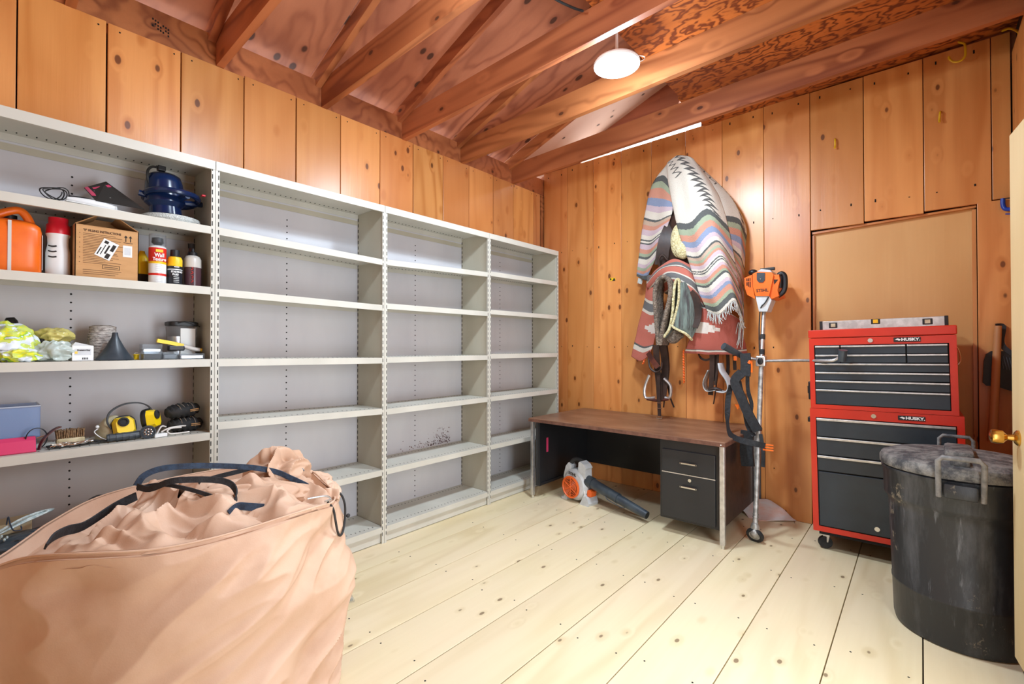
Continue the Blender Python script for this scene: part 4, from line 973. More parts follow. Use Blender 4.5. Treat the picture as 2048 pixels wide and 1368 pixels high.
top = empty('tool_chest', (2.446, -.46, .0), 'red tool chest of ten shallow drawers stacked on the rolling cabinet', 'tool chest', rot=(0, -.020, 0))
X0, X1 = .006, .676
MB().box((X0, .001, .870), (X1, .410, 1.300), bev=.004).build('body', 'red', top)
MB().box((X0-.003, -.008, 1.303), (X1+.003, .412, 1.352), bev=.005).build('lid', 'red', top)
b = MB(); b.box((X0, -.006, .870), (X0+.026, .002, 1.300)); b.box((X1-.030, -.006, .870), (X1, .002, 1.300)); b.box((X0+.026, -.006, 1.258), (X1-.03, .002, 1.300)); b.box((X0+.026, -.006, .870), (X1-.03, .002, .894)); b.build('face_frame', 'red', top)
MB().box((X0+.026, -.0005, .894), (X1-.03, .003, 1.258)).build('drawer_well', 'slot', top)
rows = [(1.203, 1.253), (1.151, 1.199), (1.099, 1.146), (1.047, 1.094), (.992, 1.042), (.898, .987)]
xa, xb = X0+.029, X1-.033
xs = [xa, xa+(xb-xa)*.215, xa+(xb-xa)*.715, xb]
for i, (z0, z1) in enumerate(rows):
    if i < 2:
        for a_, b_ in zip(xs[:-1], xs[1:]): drawer(top, a_+.003, b_-.003, z0, z1, .010)
    else: drawer(top, xa, xb, z0, z1, .010)
MB().cyl((X0+.305, -.006, 1.280), (X0+.305, -.012, 1.280), .012, n=22).build('lock', 'chrome', top)
badge(top, X0+.468, 1.281)
b = MB(); b.box((X0-.022, .06, .915), (X0-.004, .10, 1.03), bev=.006); b.box((X0-.026, .065, .955), (X0-.02, .095, 1.0)); b.build('side_handle', 'black', top)
MB().tube([(X1+.002, .05, 1.235), (X1+.012, .05, 1.20), (X1+.014, .06, 1.16), (X1+.004, .06, 1.14)], .003, 6).build('lid_stay', 'chrome', top)

lv = empty('spirit_level', (2.465, -.30, 1.3525), 'long aluminium spirit level lying on top of the red tool chest', 'level', rot=(0, -.020, 0))
MB().box((0, -.012, 0), (.605, .012, .058), bev=.002).build('beam', 'alu', lv)
for x in (0, .592): MB().box((x-.003, -.014, -.0002), (x+.014, .014, .060), bev=.002).build('end_cap', 'black', lv)
for x, zc in ((.070, .03), (.283, .044), (.518, .03)):
    w = MB().box((x-.022, -.0145, zc-.016 if zc < .04 else zc-.016), (x+.022, .0145, min(.0595, zc+.018)), bev=.002).build('vial_frame', 'black', lv)
    MB().box((x-.012, -.0155, zc-.010), (x+.012, -.013, zc+.012)).build('vial', 'labelyellow' if zc > .04 else 'brushwood', w)

# ================================================================ RUBBISH BIN
bn = empty('rubbish_bin', (3.074, -1.030, 0), 'big round dusty black rubber bin with a clamped lid', 'bin')
bn.scale = (.93, .93, 1)
MB().lathe([(.225, .0), (.236, .006), (.242, .03), (.2475, .185), (.2500, .188), (.2500, .198), (.2480, .202), (.260, .53), (.263, .560), (.276, .572), (.279, .585), (.281, .685), (.287, .692), (.288, .704), (.279, .710), (.26, .712)], None, 72).build('barrel', 'bin', bn, smooth=True)
ld = MB().lathe([(.290, .712), (.294, .718), (.294, .742), (.286, .758), (.250, .772), (.15, .784), (.05, .788), (.001, .788)], None, 72).build('bin_lid', 'lid', bn, smooth=True)
ang = math.atan2(-2.88, -.104)
Tl = Matrix.Rotation(ang+PI/2 + .02, 4, 'Z')       # local -y faces the room
b = MB(); b.box((-.05, -.20, .782), (.05, .06, .815), Tl, bev=.014); b.box((-.032, -.265, .760), (.032, -.18, .792), Tl, bev=.01); b.build('lid_grip', 'lid', ld, smooth=True)
b = MB(); b.tube([Tl @ Vector(p) for p in ((-.070, -.290, .640), (-.072, -.318, .79), (-.058, -.322, .806), (.058, -.322, .806), (.072, -.318, .79), (.070, -.290, .640))], .0105, 10, smooth=False); b.build('clamp_handle', 'handlegrey', bn, smooth=True)
b = MB(); b.box((-.056, -.312, .640), (.056, -.262, .700), Tl, bev=.010); b.build('handle_socket', 'bin', bn, smooth=True)
b = MB(); T2 = Tl @ Matrix.Rotation(PI, 4, 'Z')
b.tube([T2 @ Vector(p) for p in ((-.065, -.275, .67), (-.065, -.290, .80), (-.05, -.292, .815), (.05, -.292, .815), (.065, -.290, .80), (.065, -.275, .67))], .0085, 10, smooth=False); b.build('clamp_handle', 'lid', bn, smooth=True)
# ================================================================ BRUSH CUTTER
EYf, EYb = -.30, -.085
bc = empty('brush_cutter', (2.146, -.60, 0), 'orange headed brush cutter with long bare shaft leaning on the wall', 'brush cutter')
BO = (2.146, -.60, 0)
G1, G2, G3 = (2.146,-0.600,0.073), (2.133,-0.360,1.152), (2.122,-0.240,1.501)
LO(BO).tube([G1, G2], .0155, 16, smooth=False).build('shaft', 'dullalu', bc, smooth=True)
LO(BO).tube([G2, G3], .0140, 16, smooth=False).build('upper_shaft', 'alu', bc, smooth=True)
G2v, G3v, G1v = Vector(G2), Vector(G3), Vector(G1)
b = LO(BO)
for t_ in (.12, .42): b.tube([G2v.lerp(G3v, t_), G2v.lerp(G3v, t_+.10)], .0165, 14, smooth=False)
b.build('black_bands', 'rubber', bc, smooth=True)
b = LO(BO); b.box((G2[0]-.030, G2[1]-.034, G2[2]-.036), (G2[0]+.030, G2[1]+.022, G2[2]+.036), bev=.008); cl = b.build('bar_clamp', 'alu', bc)
LO(BO).sph((G2[0], G2[1]-.035, G2[2]), (.018, .006, .024)).build('clamp_knob', 'black', cl, smooth=True)
LO(BO).tube([G2, (2.370,-0.420,1.162), (2.528,-0.505,1.164), (2.571,-0.515,1.174), (2.596,-0.520,1.195)], .0095, 12).build('right_bar', 'alu', bc, smooth=True)
LO(BO).cyl((2.601,-0.520,1.165), (2.608,-0.535,1.230), .021, .023, 20).build('right_grip', 'tube', bc, smooth=True)
LO(BO).tube([G2, (2.070,-0.370,1.172), (2.027,-0.400,1.186)], .0095, 12).build('left_bar', 'alu', bc, smooth=True)
LO(BO).cyl((2.027,-0.400,1.182), (1.935,-0.520,1.254), .019, .025, 20).build('left_grip', 'tube', bc, smooth=True)
LO(BO).box(tuple(Vector((1.986,-0.440,1.172))-Vector((.008, .01, .018))), tuple(Vector((1.986,-0.440,1.172))+Vector((.012, .01, .014))), bev=.003).build('throttle_trigger', 'orange', bc)
eng = slab(LO(BO), [(2.064,-0.300,1.760), (2.093,-0.300,1.774), (2.184,-0.300,1.761), (2.196,-0.300,1.740), (2.180,-0.300,1.659), (2.168,-0.300,1.598), (2.083,-0.300,1.604), (2.067,-0.300,1.668)], EYf, EYb).build('engine_cover', 'orange', bc)
slab(LO(BO), [(2.007,-0.280,1.739), (2.056,-0.280,1.756), (2.062,-0.280,1.671), (2.078,-0.280,1.585), (2.026,-0.280,1.617), (2.010,-0.280,1.668)], -.285, EYb).build('vented_side', 'orange', bc)
slab(LO(BO), [(2.192,-0.280,1.742), (2.225,-0.280,1.742), (2.231,-0.280,1.704), (2.216,-0.280,1.637), (2.225,-0.280,1.596), (2.179,-0.280,1.578), (2.163,-0.280,1.600)], -.285, EYb).build('tank_side', 'orange', bc)
vt = LO(BO)
for P0_, P1_ in (((2.022,-0.287,1.734), (2.027,-0.287,1.715)), ((2.032,-0.287,1.734), (2.037,-0.287,1.714)), ((2.042,-0.287,1.735), (2.047,-0.287,1.715)), ((2.022,-0.287,1.707), (2.028,-0.287,1.683)), ((2.032,-0.287,1.708), (2.037,-0.287,1.675)), ((2.042,-0.287,1.709), (2.048,-0.287,1.669))):
    vt.box((min(P0_[0], P1_[0]), -.2875, P1_[2]), (max(P0_[0], P1_[0]), -.284, P0_[2]))
o = vt.build('vent_slots', 'slot', bc); o['kind'] = 'stuff'
slab(LO(BO), [(2.093,-0.300,1.764), (2.144,-0.300,1.759), (2.143,-0.300,1.710), (2.131,-0.300,1.694), (2.106,-0.300,1.696), (2.093,-0.300,1.715)], -.306, -.299).build('spark_plug_cover', 'tube', eng)
LO(BO).sph((2.117,-0.307,1.719), .0045).build('cover_screw', 'chrome', eng, smooth=True)
slab(LO(BO), [(2.085,-0.290,1.773), (2.116,-0.290,1.791), (2.173,-0.290,1.778), (2.185,-0.290,1.759)], -.285, -.14).build('white_top_cap', 'greyplastic', bc)
b = LO(BO); P_ = (2.151,-0.250,1.790); b.box((P_[0]-.045, -.27, P_[2]-.010), (P_[0]+.045, -.245, P_[2]+.009), bev=.003); b.cyl((P_[0]+.006, -.257, P_[2]-.03), (P_[0]+.006, -.257, P_[2]), .012, n=12); b.build('starter_grip', 'black', bc)
b = LO(BO); b.tube([(2.214,-0.240,1.741), (2.233,-0.240,1.753), (2.251,-0.240,1.731), (2.253,-0.240,1.665), (2.241,-0.240,1.625), (2.210,-0.240,1.600)], .017, 12); b.tube([(2.226,-0.240,1.733), (2.223,-0.240,1.654)], .016, 10, smooth=False); b.build('filter_housing', 'black', bc, smooth=True)
b = LO(BO); P_ = (2.205,-0.285,1.696); b.prism([(P_[0]-.010, P_[2]+.014), (P_[0]+.016, P_[2]+.012), (P_[0]-.008, P_[2]-.020)], .284, .2875, RXm); b.build('dark_recess', 'ink', bc)
P_ = (2.126,-0.301,1.639); text('STIHL', .030, 'ink', bc, tuple(Vector(P_)-Vector(BO)), FACE_Y, name='brand_lettering', wide=1.0, bold=.0008)
slab(LO(BO), [(2.081,-0.290,1.603), (2.166,-0.290,1.597), (2.181,-0.290,1.570), (2.159,-0.290,1.510), (2.153,-0.290,1.493), (2.102,-0.290,1.495), (2.090,-0.290,1.555)], -.290, -.17).build('clutch_housing', 'greyplastic', bc)
LO(BO).tube([(2.164,-0.297,1.592), (2.142,-0.298,1.552), (2.120,-0.296,1.529), (2.104,-0.272,1.489), (2.097,-0.265,1.367), (2.109,-0.310,1.227), (2.127,-0.360,1.176)], .0042, 8).build('throttle_cable', 'rubber', bc, smooth=True)
LO(BO).sph((2.053,-0.240,1.779), (.03, .03, .022)).build('muffler_cap', 'black', bc, smooth=True)
P_ = Vector((2.129,-0.400,0.978)); text('FS 240', .022, 'ink', bc, tuple(P_-Vector(BO)-Vector((.002, -.006, 0))), (PI/2+.06, -PI/2-.03, 0), name='model_lettering', bold=.0004)
b = LO(BO); b.lathe([(.020, 0), (.028, .01), (.026, .05), (.018, .07)], TR(G1v-Vector((0, 0, .02)), (0, 0, 0)), 20); b.sph(G1v+Vector((.002, -.01, -.01)), (.028, .03, .034)); b.build('gearbox', 'dullalu', bc, smooth=True)
b = LO(BO); b.lathe([(.010, 0), (.046, .002), (.052, .010), (.052, .022), (.044, .032), (.030, .040), (.01, .042)], TR((G1[0], -.595, .048), (-PI/2+.5, .18, 0)) @ TR((0, 0, -.02)), 40); b.build('mowing_head', 'rubber', bc, smooth=True)
LO(BO).lathe([(.012, 0), (.030, .001), (.032, .006), (.012, .010)], TR((G1[0], -.612, .050), (-PI/2+.5+PI, .18, 0)), 30).build('rider_plate', 'dullalu', bc, smooth=True)
b = LO(BO)
for t_ in (.075, .09, .14): b.tube([G1v.lerp(G2v, t_), G1v.lerp(G2v, t_+.006)], .0185, 14, smooth=False)
b.build('shaft_rings', 'dullalu', bc, smooth=True)
b = LO(BO); Pm = G1v.lerp(G2v, .585); b.tube([Pm-Vector((0, 0, .012)), Pm+Vector((0, 0, .012))], .019, 12, smooth=False); b.build('rusty_clamp', 'redbrown', bc, smooth=True)

hs = empty('shoulder_harness', (2.081,-0.440,1.177), 'black webbing harness with orange buckles hanging from the brush cutter bars', 'harness')
HO = (2.081,-0.440,1.177)
def rib(pts, w, mat, parent, name, wd=(1, 0, 0), th=.002): return LO(HO).tube(pts, .01, flat=(w, th, wd)).build(name, mat, parent)
rib([(2.053,-0.450,1.204), (2.061,-0.460,1.126), (2.057,-0.470,1.052)], .032, 'blackweb', hs, 'chest_pad', th=.008)
rib([(2.040,-0.475,1.075), (1.996,-0.480,1.016), (2.031,-0.490,0.924), (2.088,-0.500,0.796), (2.142,-0.500,0.696)], .030, 'blackweb', hs, 'shoulder_strap', wd=(1, 0, .35), th=.007)
rib([(2.070,-0.460,1.059), (2.070,-0.450,0.957), (2.089,-0.440,0.864), (2.082,-0.450,0.790)], .012, 'blackweb', hs, 'side_strap')
rib([(1.965,-0.460,0.986), (1.948,-0.470,0.883), (1.953,-0.500,0.749), (2.000,-0.620,0.683), (2.077,-0.720,0.668), (2.169,-0.740,0.658), (2.229,-0.700,0.642)], .018, 'blackweb', hs, 'waist_belt', wd=(.3, .2, 1))
rib([(2.019,-0.470,1.017), (2.041,-0.460,0.889), (2.063,-0.440,0.719), (2.111,-0.470,0.655)], .014, 'blackweb', hs, 'back_strap')
rib([(2.068,-0.460,0.682), (2.059,-0.450,0.552), (2.068,-0.450,0.445)], .040, 'blackweb', hs, 'hip_pad', th=.010)
rib([(2.157,-0.500,0.678), (2.178,-0.530,0.582), (2.178,-0.530,0.472)], .011, 'blackweb', hs, 'loose_strap_end')
rib([(2.079,-0.470,1.137), (2.093,-0.465,1.154), (2.096,-0.465,1.077)], .008, 'orange', hs, 'orange_hook')
b = LO(HO); c_ = Vector((2.246,-0.690,0.633))
for dz in (-.016, 0, .016): b.box((c_.x-.028, c_.y-.005, c_.z+dz-.004), (c_.x+.028, c_.y+.005, c_.z+dz+.004), bev=.002)
b.box((c_.x-.03, c_.y-.006, c_.z-.02), (c_.x-.022, c_.y+.006, c_.z+.02)); b.build('buckle', 'orange', hs)
b = LO(HO); c_ = Vector((2.004,-0.440,0.843)); b.prism([(c_.x-.02, c_.z+.01), (c_.x+.015, c_.z+.012), (c_.x, c_.z-.025)], .44, .446, RXm); b.build('orange_clip', 'orange', hs)
# ================================================================ SADDLE AND BLANKETS
SO = (1.591,-0.200,2.126)
sd = empty('saddle', SO, 'dark leather saddle with fleece underside and hanging stirrups under the blankets', 'saddle')
def lo(): return LO(SO)
b = lo(); c_ = Vector((1.600,-0.170,2.130))
b.grid(lambda u, v: c_ + Vector((.24*math.sin(PI*v)*math.cos(2*PI*u)*(1+.15*math.sin(3*PI*v)), .11*math.sin(PI*v)*math.sin(2*PI*u), .36*math.cos(PI*v))), 32, 20, closed_u=True); b.build('saddle_tree', 'leather', sd, smooth=True)
MB.build(LO(SO).box((c_.x-.03, -.06, c_.z+.05), (c_.x+.03, -.001, c_.z+.12)), 'wall_bracket', 'handlewood', sd)
b = lo(); c2 = Vector((1.531,-0.270,2.076)); b.sph(c2, (.065, .05, .135), nu=24, nv=16); b.sph(c2+Vector((.04, -.02, -.08)), (.06, .05, .07), nu=20, nv=14); b.build('fleece_lining', 'wool', sd, smooth=True)
b = lo(); b.tube([(1.438,-0.270,1.938), (1.410,-0.300,1.977), (1.381,-0.300,1.941), (1.384,-0.270,1.844)], .01, 8); b.tube([(1.464,-0.220,2.262), (1.418,-0.270,2.100), (1.376,-0.250,1.908)], .02, flat=(.05, .004, (1, .2, .3))); b.build('pommel_strap', 'leather', sd, smooth=True)
def strap(pts, w, name='stirrup_leather', mat='leather', wd=(1, 0, 0), th=.0025): return lo().tube(pts, .01, flat=(w, th, wd)).build(name, mat, sd)
strap([(1.336,-0.260,1.263), (1.340,-0.250,1.102), (1.352,-0.240,0.940), (1.360,-0.240,0.819)], .026)
strap([(1.378,-0.230,1.263), (1.394,-0.220,1.122), (1.385,-0.220,0.940), (1.372,-0.230,0.819)], .030)
strap([(1.272,-0.270,1.202), (1.324,-0.290,1.134), (1.361,-0.280,1.083)], .022, 'fender', 'redbrown', (.3, 0, 1))
lo().tube([(1.276,-0.270,1.158), (1.294,-0.280,1.081), (1.344,-0.280,1.046), (1.386,-0.280,1.072), (1.390,-0.270,1.123)], .008, 8).build('leather_loop', 'leather', sd, smooth=True)
strap([(1.403,-0.200,1.263), (1.419,-0.200,1.062), (1.385,-0.200,0.858), (1.372,-0.200,0.756)], .005, 'tie_string')
strap([(1.397,-0.180,0.979), (1.414,-0.180,0.858), (1.451,-0.180,0.761)], .006, 'tie_string')
st1 = lo().tube([(1.313,-0.230,0.835), (1.239,-0.230,0.826), (1.222,-0.230,0.866), (1.231,-0.230,0.933), (1.266,-0.230,1.017)], .012, 8); st1.tube([(1.397,-0.230,0.841), (1.430,-0.230,0.840), (1.447,-0.230,0.881), (1.439,-0.230,0.944), (1.389,-0.230,0.993)], .012, 8)
st1.build('metal_stirrup', 'alu', sd, smooth=True)
lo().tube([(1.244,-0.230,0.818), (1.334,-0.230,0.812), (1.426,-0.230,0.831)], .011, 8).build('stirrup_tread', 'redbrown', sd, smooth=True)
strap([(1.357,-0.260,1.022), (1.360,-0.260,0.821), (1.364,-0.260,0.693)], .014, 'cinch_strap')
b = lo(); 
b.tube([(1.344,-0.262,0.691), (1.344,-0.262,0.671), (1.385,-0.262,0.675), (1.386,-0.262,0.695)], .003, 6, smooth=False); b.tube([(1.345,-0.265,0.796), (1.387,-0.265,0.799)], .003, 6, smooth=False); b.tube([(1.345,-0.265,0.752), (1.387,-0.265,0.755)], .003, 6, smooth=False); b.tube([(1.365,-0.262,0.677), (1.364,-0.262,0.613)], .0035, 6, smooth=False); b.build('buckle', 'chrome', sd, smooth=True)
lo().tube([(1.370,-0.240,1.332), (1.395,-0.250,1.311), (1.374,-0.240,1.279), (1.357,-0.240,1.304)], .003, 6, closed=True).build('ring', 'chrome', sd, smooth=True)
# right hand stirrup
strap([(1.768,-0.240,1.206), (1.764,-0.230,1.074), (1.753,-0.220,0.941), (1.749,-0.220,0.884)], .018)
strap([(1.805,-0.220,1.206), (1.797,-0.220,1.075), (1.782,-0.220,0.962)], .008, 'tie_string')
strap([(1.654,-0.200,1.193), (1.679,-0.220,1.163), (1.717,-0.220,1.148), (1.761,-0.220,1.164)], .008, 'leather_loop', 'leather', (0, 0, 1))
strap([(1.787,-0.190,0.998), (1.772,-0.190,0.883), (1.761,-0.190,0.814)], .004, 'tie_string')
strap([(1.852,-0.150,1.206), (1.855,-0.150,1.093), (1.843,-0.150,0.979)], .012, 'tie_strap'); strap([(1.898,-0.150,1.206), (1.904,-0.150,1.076)], .012, 'tie_strap')
strap([(1.773,-0.210,1.187), (1.779,-0.210,1.074), (1.772,-0.210,0.991)], .024)
s2 = lo(); 
s2.grid(lambda u, v: cr1([Vector(p) for p in ((1.816,-0.200,1.127), (1.830,-0.210,1.068), (1.872,-0.210,1.003), (1.886,-0.210,0.944), (1.857,-0.210,0.913), (1.804,-0.210,0.917))], v) + Vector((0, (u-.5)*.12, 0)) + Vector((.018*math.cos(PI*(u-.5)), 0, 0)), 6, 20); s2.build('stirrup_side', 'greyplastic', sd, smooth=True, thick=.008)
s3 = lo(); s3.grid(lambda u, v: cr1([Vector(p) for p in ((1.743,-0.210,1.073), (1.709,-0.210,0.995), (1.709,-0.210,0.942), (1.735,-0.210,0.913), (1.793,-0.210,0.924))], v) + Vector((0, (u-.5)*.10, 0)), 6, 16); s3.build('stirrup_side', 'dullalu', sd, smooth=True, thick=.006)
lo().tube([(1.738,-0.220,0.921), (1.785,-0.230,0.936), (1.832,-0.220,0.920)], .012, 8).build('stirrup_tread', 'leather', sd, smooth=True)

def fold(k, amp=.008, ph=0): return lambda u, v, p: Vector((0, -amp*math.sin(u*PI*k+ph+v*2) - .006*noise.noise(p*9), .003*noise.noise(p*14)))
def cloth(name, loc, label, cat): return empty(name, loc, label, cat)
def pbuild(rows, nu, nv, name, mat, parent, O, disp=None, th=.008):
    g = patch(rows, nu, nv, disp); q = LO(O); q.v = g.v; q.f = g.f; q.uv = g.uv
    return q.build(name, mat, parent, smooth=True, thick=th)
BK = (1.629,-0.300,2.179)
bk = empty('striped_blanket', BK, 'cream blanket with pastel and dark stripes, draped in a peak over the saddle', 'blanket')
pbuild([[(1.408,-0.200,2.724), (1.474,-0.240,2.755), (1.565,-0.250,2.744), (1.624,-0.220,2.710)],
        [(1.440,-0.250,2.573), (1.561,-0.320,2.592), (1.697,-0.330,2.545), (1.780,-0.250,2.456)],
        [(1.485,-0.280,2.385), (1.633,-0.360,2.336), (1.758,-0.370,2.382), (1.853,-0.270,2.287)],
        [(1.536,-0.300,2.175), (1.677,-0.380,2.147), (1.793,-0.390,2.224), (1.901,-0.280,2.092)],
        [(1.597,-0.310,1.990), (1.723,-0.390,1.961), (1.844,-0.400,2.051), (1.934,-0.280,1.895)],
        [(1.657,-0.320,1.810), (1.780,-0.400,1.795), (1.891,-0.410,1.882), (1.957,-0.280,1.730)],
        [(1.709,-0.330,1.654), (1.821,-0.400,1.640), (1.934,-0.410,1.729), (1.976,-0.280,1.584)],
        [(1.770,-0.330,1.513), (1.876,-0.400,1.482), (1.973,-0.400,1.569), (1.989,-0.280,1.441)]], 60, 110, 'main_fall', 'serape', bk, BK, fold(5, .008))
M['serape_left'] = striped('striped_wool_left', [(0, CR), (0.15, DK), (0.20, GN), (0.25, OR), (0.31, BL), (0.36, LI), (0.40, CR), (0.45, DK), (0.465, TN), (0.50, OR), (0.53, LI), (0.57, CR), (0.60, DK), (0.61, CR), (0.625, DK), (0.635, LI), (0.67, OR), (0.70, GN), (0.725, DK), (0.745, CR), (0.79, LI), (0.83, GN), (0.87, OR), (0.91, BL), (0.94, DK)])
pbuild([[(1.395,-0.170,2.736), (1.449,-0.200,2.713), (1.489,-0.240,2.632)],
        [(1.265,-0.150,2.615), (1.369,-0.200,2.603), (1.481,-0.260,2.469)],
        [(1.193,-0.130,2.414), (1.339,-0.200,2.350), (1.480,-0.270,2.328)],
        [(1.146,-0.120,2.175), (1.277,-0.180,2.145), (1.423,-0.250,2.203)],
        [(1.113,-0.110,1.965), (1.214,-0.150,1.940), (1.320,-0.200,2.012)],
        [(1.094,-0.100,1.864), (1.150,-0.130,1.834), (1.196,-0.150,1.810)]], 30, 80, 'left_fall', 'serape_left', bk, BK, fold(3, .006))
pbuild([[(1.591,-0.150,2.740), (1.635,-0.120,2.682), (1.645,-0.060,2.644)],
        [(1.762,-0.230,2.473), (1.817,-0.150,2.458), (1.841,-0.060,2.414)],
        [(1.847,-0.260,2.290), (1.916,-0.150,2.279), (1.955,-0.060,2.170)],
        [(1.894,-0.270,2.095), (1.949,-0.170,2.075), (1.953,-0.070,1.979)],
        [(1.928,-0.270,1.897), (1.951,-0.170,1.816), (1.948,-0.080,1.752)],
        [(1.954,-0.270,1.695), (1.954,-0.170,1.594), (1.948,-0.100,1.506)],
        [(1.973,-0.270,1.495), (1.963,-0.170,1.446), (1.951,-0.100,1.393)]], 30, 90, 'right_fall', 'serape', bk, BK, fold(3, .008))
q0, q1 = [Vector(p) for p in ((1.771,-0.335,1.513), (1.877,-0.405,1.482), (1.975,-0.405,1.568), (1.996,-0.280,1.440))], None
b = LO(BK); rnd = random.Random(3)
for k in range(46):
    p = cr1(q0, k/45); L_ = .045+.03*rnd.random()
    b.tube([p, p+Vector((rnd.uniform(-.006, .01), -.006, -L_*.5)), p+Vector((rnd.uniform(-.012, .02), rnd.uniform(-.01, .006), -L_))], .0022, 5)
for k in range(14):
    p = Vector((1.973,-0.220,1.426))+Vector((rnd.uniform(-.02, .01), rnd.uniform(-.03, .03), 0)); b.tube([p, p+Vector((-.01+rnd.uniform(-.01, .01), 0, -.08)), p+Vector((-.02+rnd.uniform(-.01, .01), 0, -.15-.05*rnd.random()))], .0025, 5)
for k in range(7):
    p = Vector((1.115,-0.115,1.843))+Vector((k*.006, 0, -.002*k)); b.tube([p, p+Vector((-.004, 0, -.025)), p+Vector((rnd.uniform(-.01, .0), 0, -.045))], .003, 5)
o = b.build('fringe', 'bonnet', bk, smooth=True); o['kind'] = 'stuff'

RK = (1.608,-0.250,1.611)
rk = empty('red_saddle_blanket', RK, 'brick red saddle blanket with grey bands and white arrow motif, spread over both sides', 'blanket')
pbuild([[(1.277,-0.240,1.814), (1.381,-0.300,1.881), (1.511,-0.320,1.930), (1.628,-0.300,1.873)],
        [(1.251,-0.240,1.738), (1.447,-0.340,1.849), (1.616,-0.350,1.811), (1.680,-0.300,1.735)],
        [(1.328,-0.200,1.715), (1.511,-0.350,1.764), (1.645,-0.350,1.695), (1.702,-0.280,1.610)],
        [(1.412,-0.160,1.671), (1.550,-0.280,1.651), (1.679,-0.320,1.582), (1.738,-0.280,1.506)]], 40, 40, 'crown', 'redweave', rk, RK, fold(3, .006))
pbuild([[(1.237,-0.200,1.839), (1.299,-0.250,1.835), (1.351,-0.270,1.836)],
        [(1.205,-0.180,1.642), (1.285,-0.240,1.600), (1.350,-0.270,1.602)],
        [(1.126,-0.150,1.393), (1.241,-0.220,1.355), (1.336,-0.260,1.352)],
        [(1.060,-0.130,1.165), (1.168,-0.200,1.129), (1.271,-0.240,1.173)]], 30, 60, 'left_skirt', 'redskirt2', rk, RK, fold(2, .008))
pbuild([[(1.694,-0.290,1.549), (1.820,-0.310,1.526), (1.912,-0.270,1.487), (1.949,-0.180,1.446)],
        [(1.649,-0.280,1.415), (1.809,-0.300,1.391), (1.916,-0.260,1.371), (1.959,-0.170,1.354)],
        [(1.599,-0.270,1.263), (1.791,-0.290,1.255), (1.919,-0.250,1.255), (1.977,-0.160,1.262)],
        [(1.568,-0.260,1.201), (1.781,-0.280,1.192), (1.916,-0.240,1.193), (1.987,-0.150,1.203)]], 50, 50, 'right_skirt', 'redskirt', rk, RK, fold(3, .007))
b = LO(RK)
for (a_, c_) in (((1.564,-0.270,1.224), (1.567,-0.270,0.969)), ((1.227,-0.220,1.160), (1.204,-0.220,1.105))):
    A = Vector(a_); Bv = Vector(c_); n_ = max(3, int((A-Bv).length/.006))
    b.tube([A.lerp(Bv, k/n_)+Vector((.004*math.cos(k*1.9), .004*math.sin(k*1.9), 0)) for k in range(n_+1)], .0055, 6)
b.build('twisted_cord', 'orangegrill', rk, smooth=True)

def folded(name, path, y0, y1, w, mat, parent, O, edge):
    P = catmull(path, 6); b = LO(O)
    v = []; 
    b.grid(lambda u, v_: cr1(P, u) + Vector((0, y0-P[0].y+(y1-y0)*v_, 0)) if False else Vector((cr1(P, u).x, y0+(y1-y0)*v_, cr1(P, u).z)), 60, 8)
    o = b.build(name, mat, parent, smooth=True, thick=w)
    b = LO(O); b.tube([Vector((p.x, y0, p.z)) for p in P], w*.62, 8, smooth=False); b.build('fleece_edge', edge, o, smooth=True)
GP = (1.409,-0.300,1.541)
gp = empty('grey_saddle_pad', GP, 'grey brown felt saddle pad folded in a tall loop in front of the red blanket', 'saddle pad')
folded('felt', [(1.416,-0.420,1.263), (1.400,-0.420,1.456), (1.388,-0.420,1.651), (1.409,-0.420,1.758), (1.457,-0.420,1.788), (1.505,-0.420,1.749), (1.512,-0.420,1.642), (1.480,-0.420,1.511), (1.448,-0.420,1.378), (1.432,-0.420,1.263)], -.40, -.26, .026, 'greywool', gp, GP, 'greywool')
TP = (1.615,-0.320,1.529)
tp = empty('fleece_saddle_pad', TP, 'teal grey woven saddle pad with cream fleece edging beside the grey felt one', 'saddle pad')
folded('weave', [(1.455,-0.400,1.324), (1.503,-0.400,1.396), (1.527,-0.400,1.529), (1.535,-0.400,1.661), (1.551,-0.400,1.747), (1.578,-0.400,1.745), (1.581,-0.400,1.601), (1.558,-0.400,1.470), (1.534,-0.400,1.414)], -.385, -.25, .018, 'tealwool', tp, TP, 'wool')
pbuild([[(1.581,-0.400,1.729), (1.619,-0.360,1.730), (1.657,-0.300,1.661)],
        [(1.577,-0.400,1.601), (1.645,-0.370,1.599), (1.694,-0.300,1.556)],
        [(1.550,-0.400,1.452), (1.633,-0.380,1.420), (1.682,-0.310,1.413)],
        [(1.534,-0.400,1.407), (1.603,-0.380,1.360), (1.648,-0.330,1.308)]], 24, 30, 'outer_flap', 'tealwool', tp, TP, None, .014)
LO(TP).tube([(1.583,-0.405,1.744), (1.579,-0.405,1.601), (1.544,-0.405,1.452), (1.532,-0.405,1.407), (1.573,-0.400,1.376), (1.629,-0.390,1.345), (1.655,-0.340,1.300)], .0095, 8).build('fleece_trim', 'wool', tp, smooth=True)
pbuild([[(1.438,-0.340,1.333), (1.502,-0.330,1.379), (1.568,-0.300,1.347)], [(1.466,-0.340,1.294), (1.521,-0.330,1.309), (1.580,-0.300,1.332)], [(1.485,-0.320,1.278), (1.517,-0.300,1.282), (1.548,-0.280,1.317)]], 16, 12, 'underside', 'greywool', tp, TP, None, .012)
LO(TP).tube([(1.649,-0.360,1.656), (1.690,-0.350,1.598), (1.700,-0.340,1.486), (1.674,-0.350,1.393)], .02, flat=(.028, .004, (1, 0, .2))).build('leather_patch', 'leather', tp)

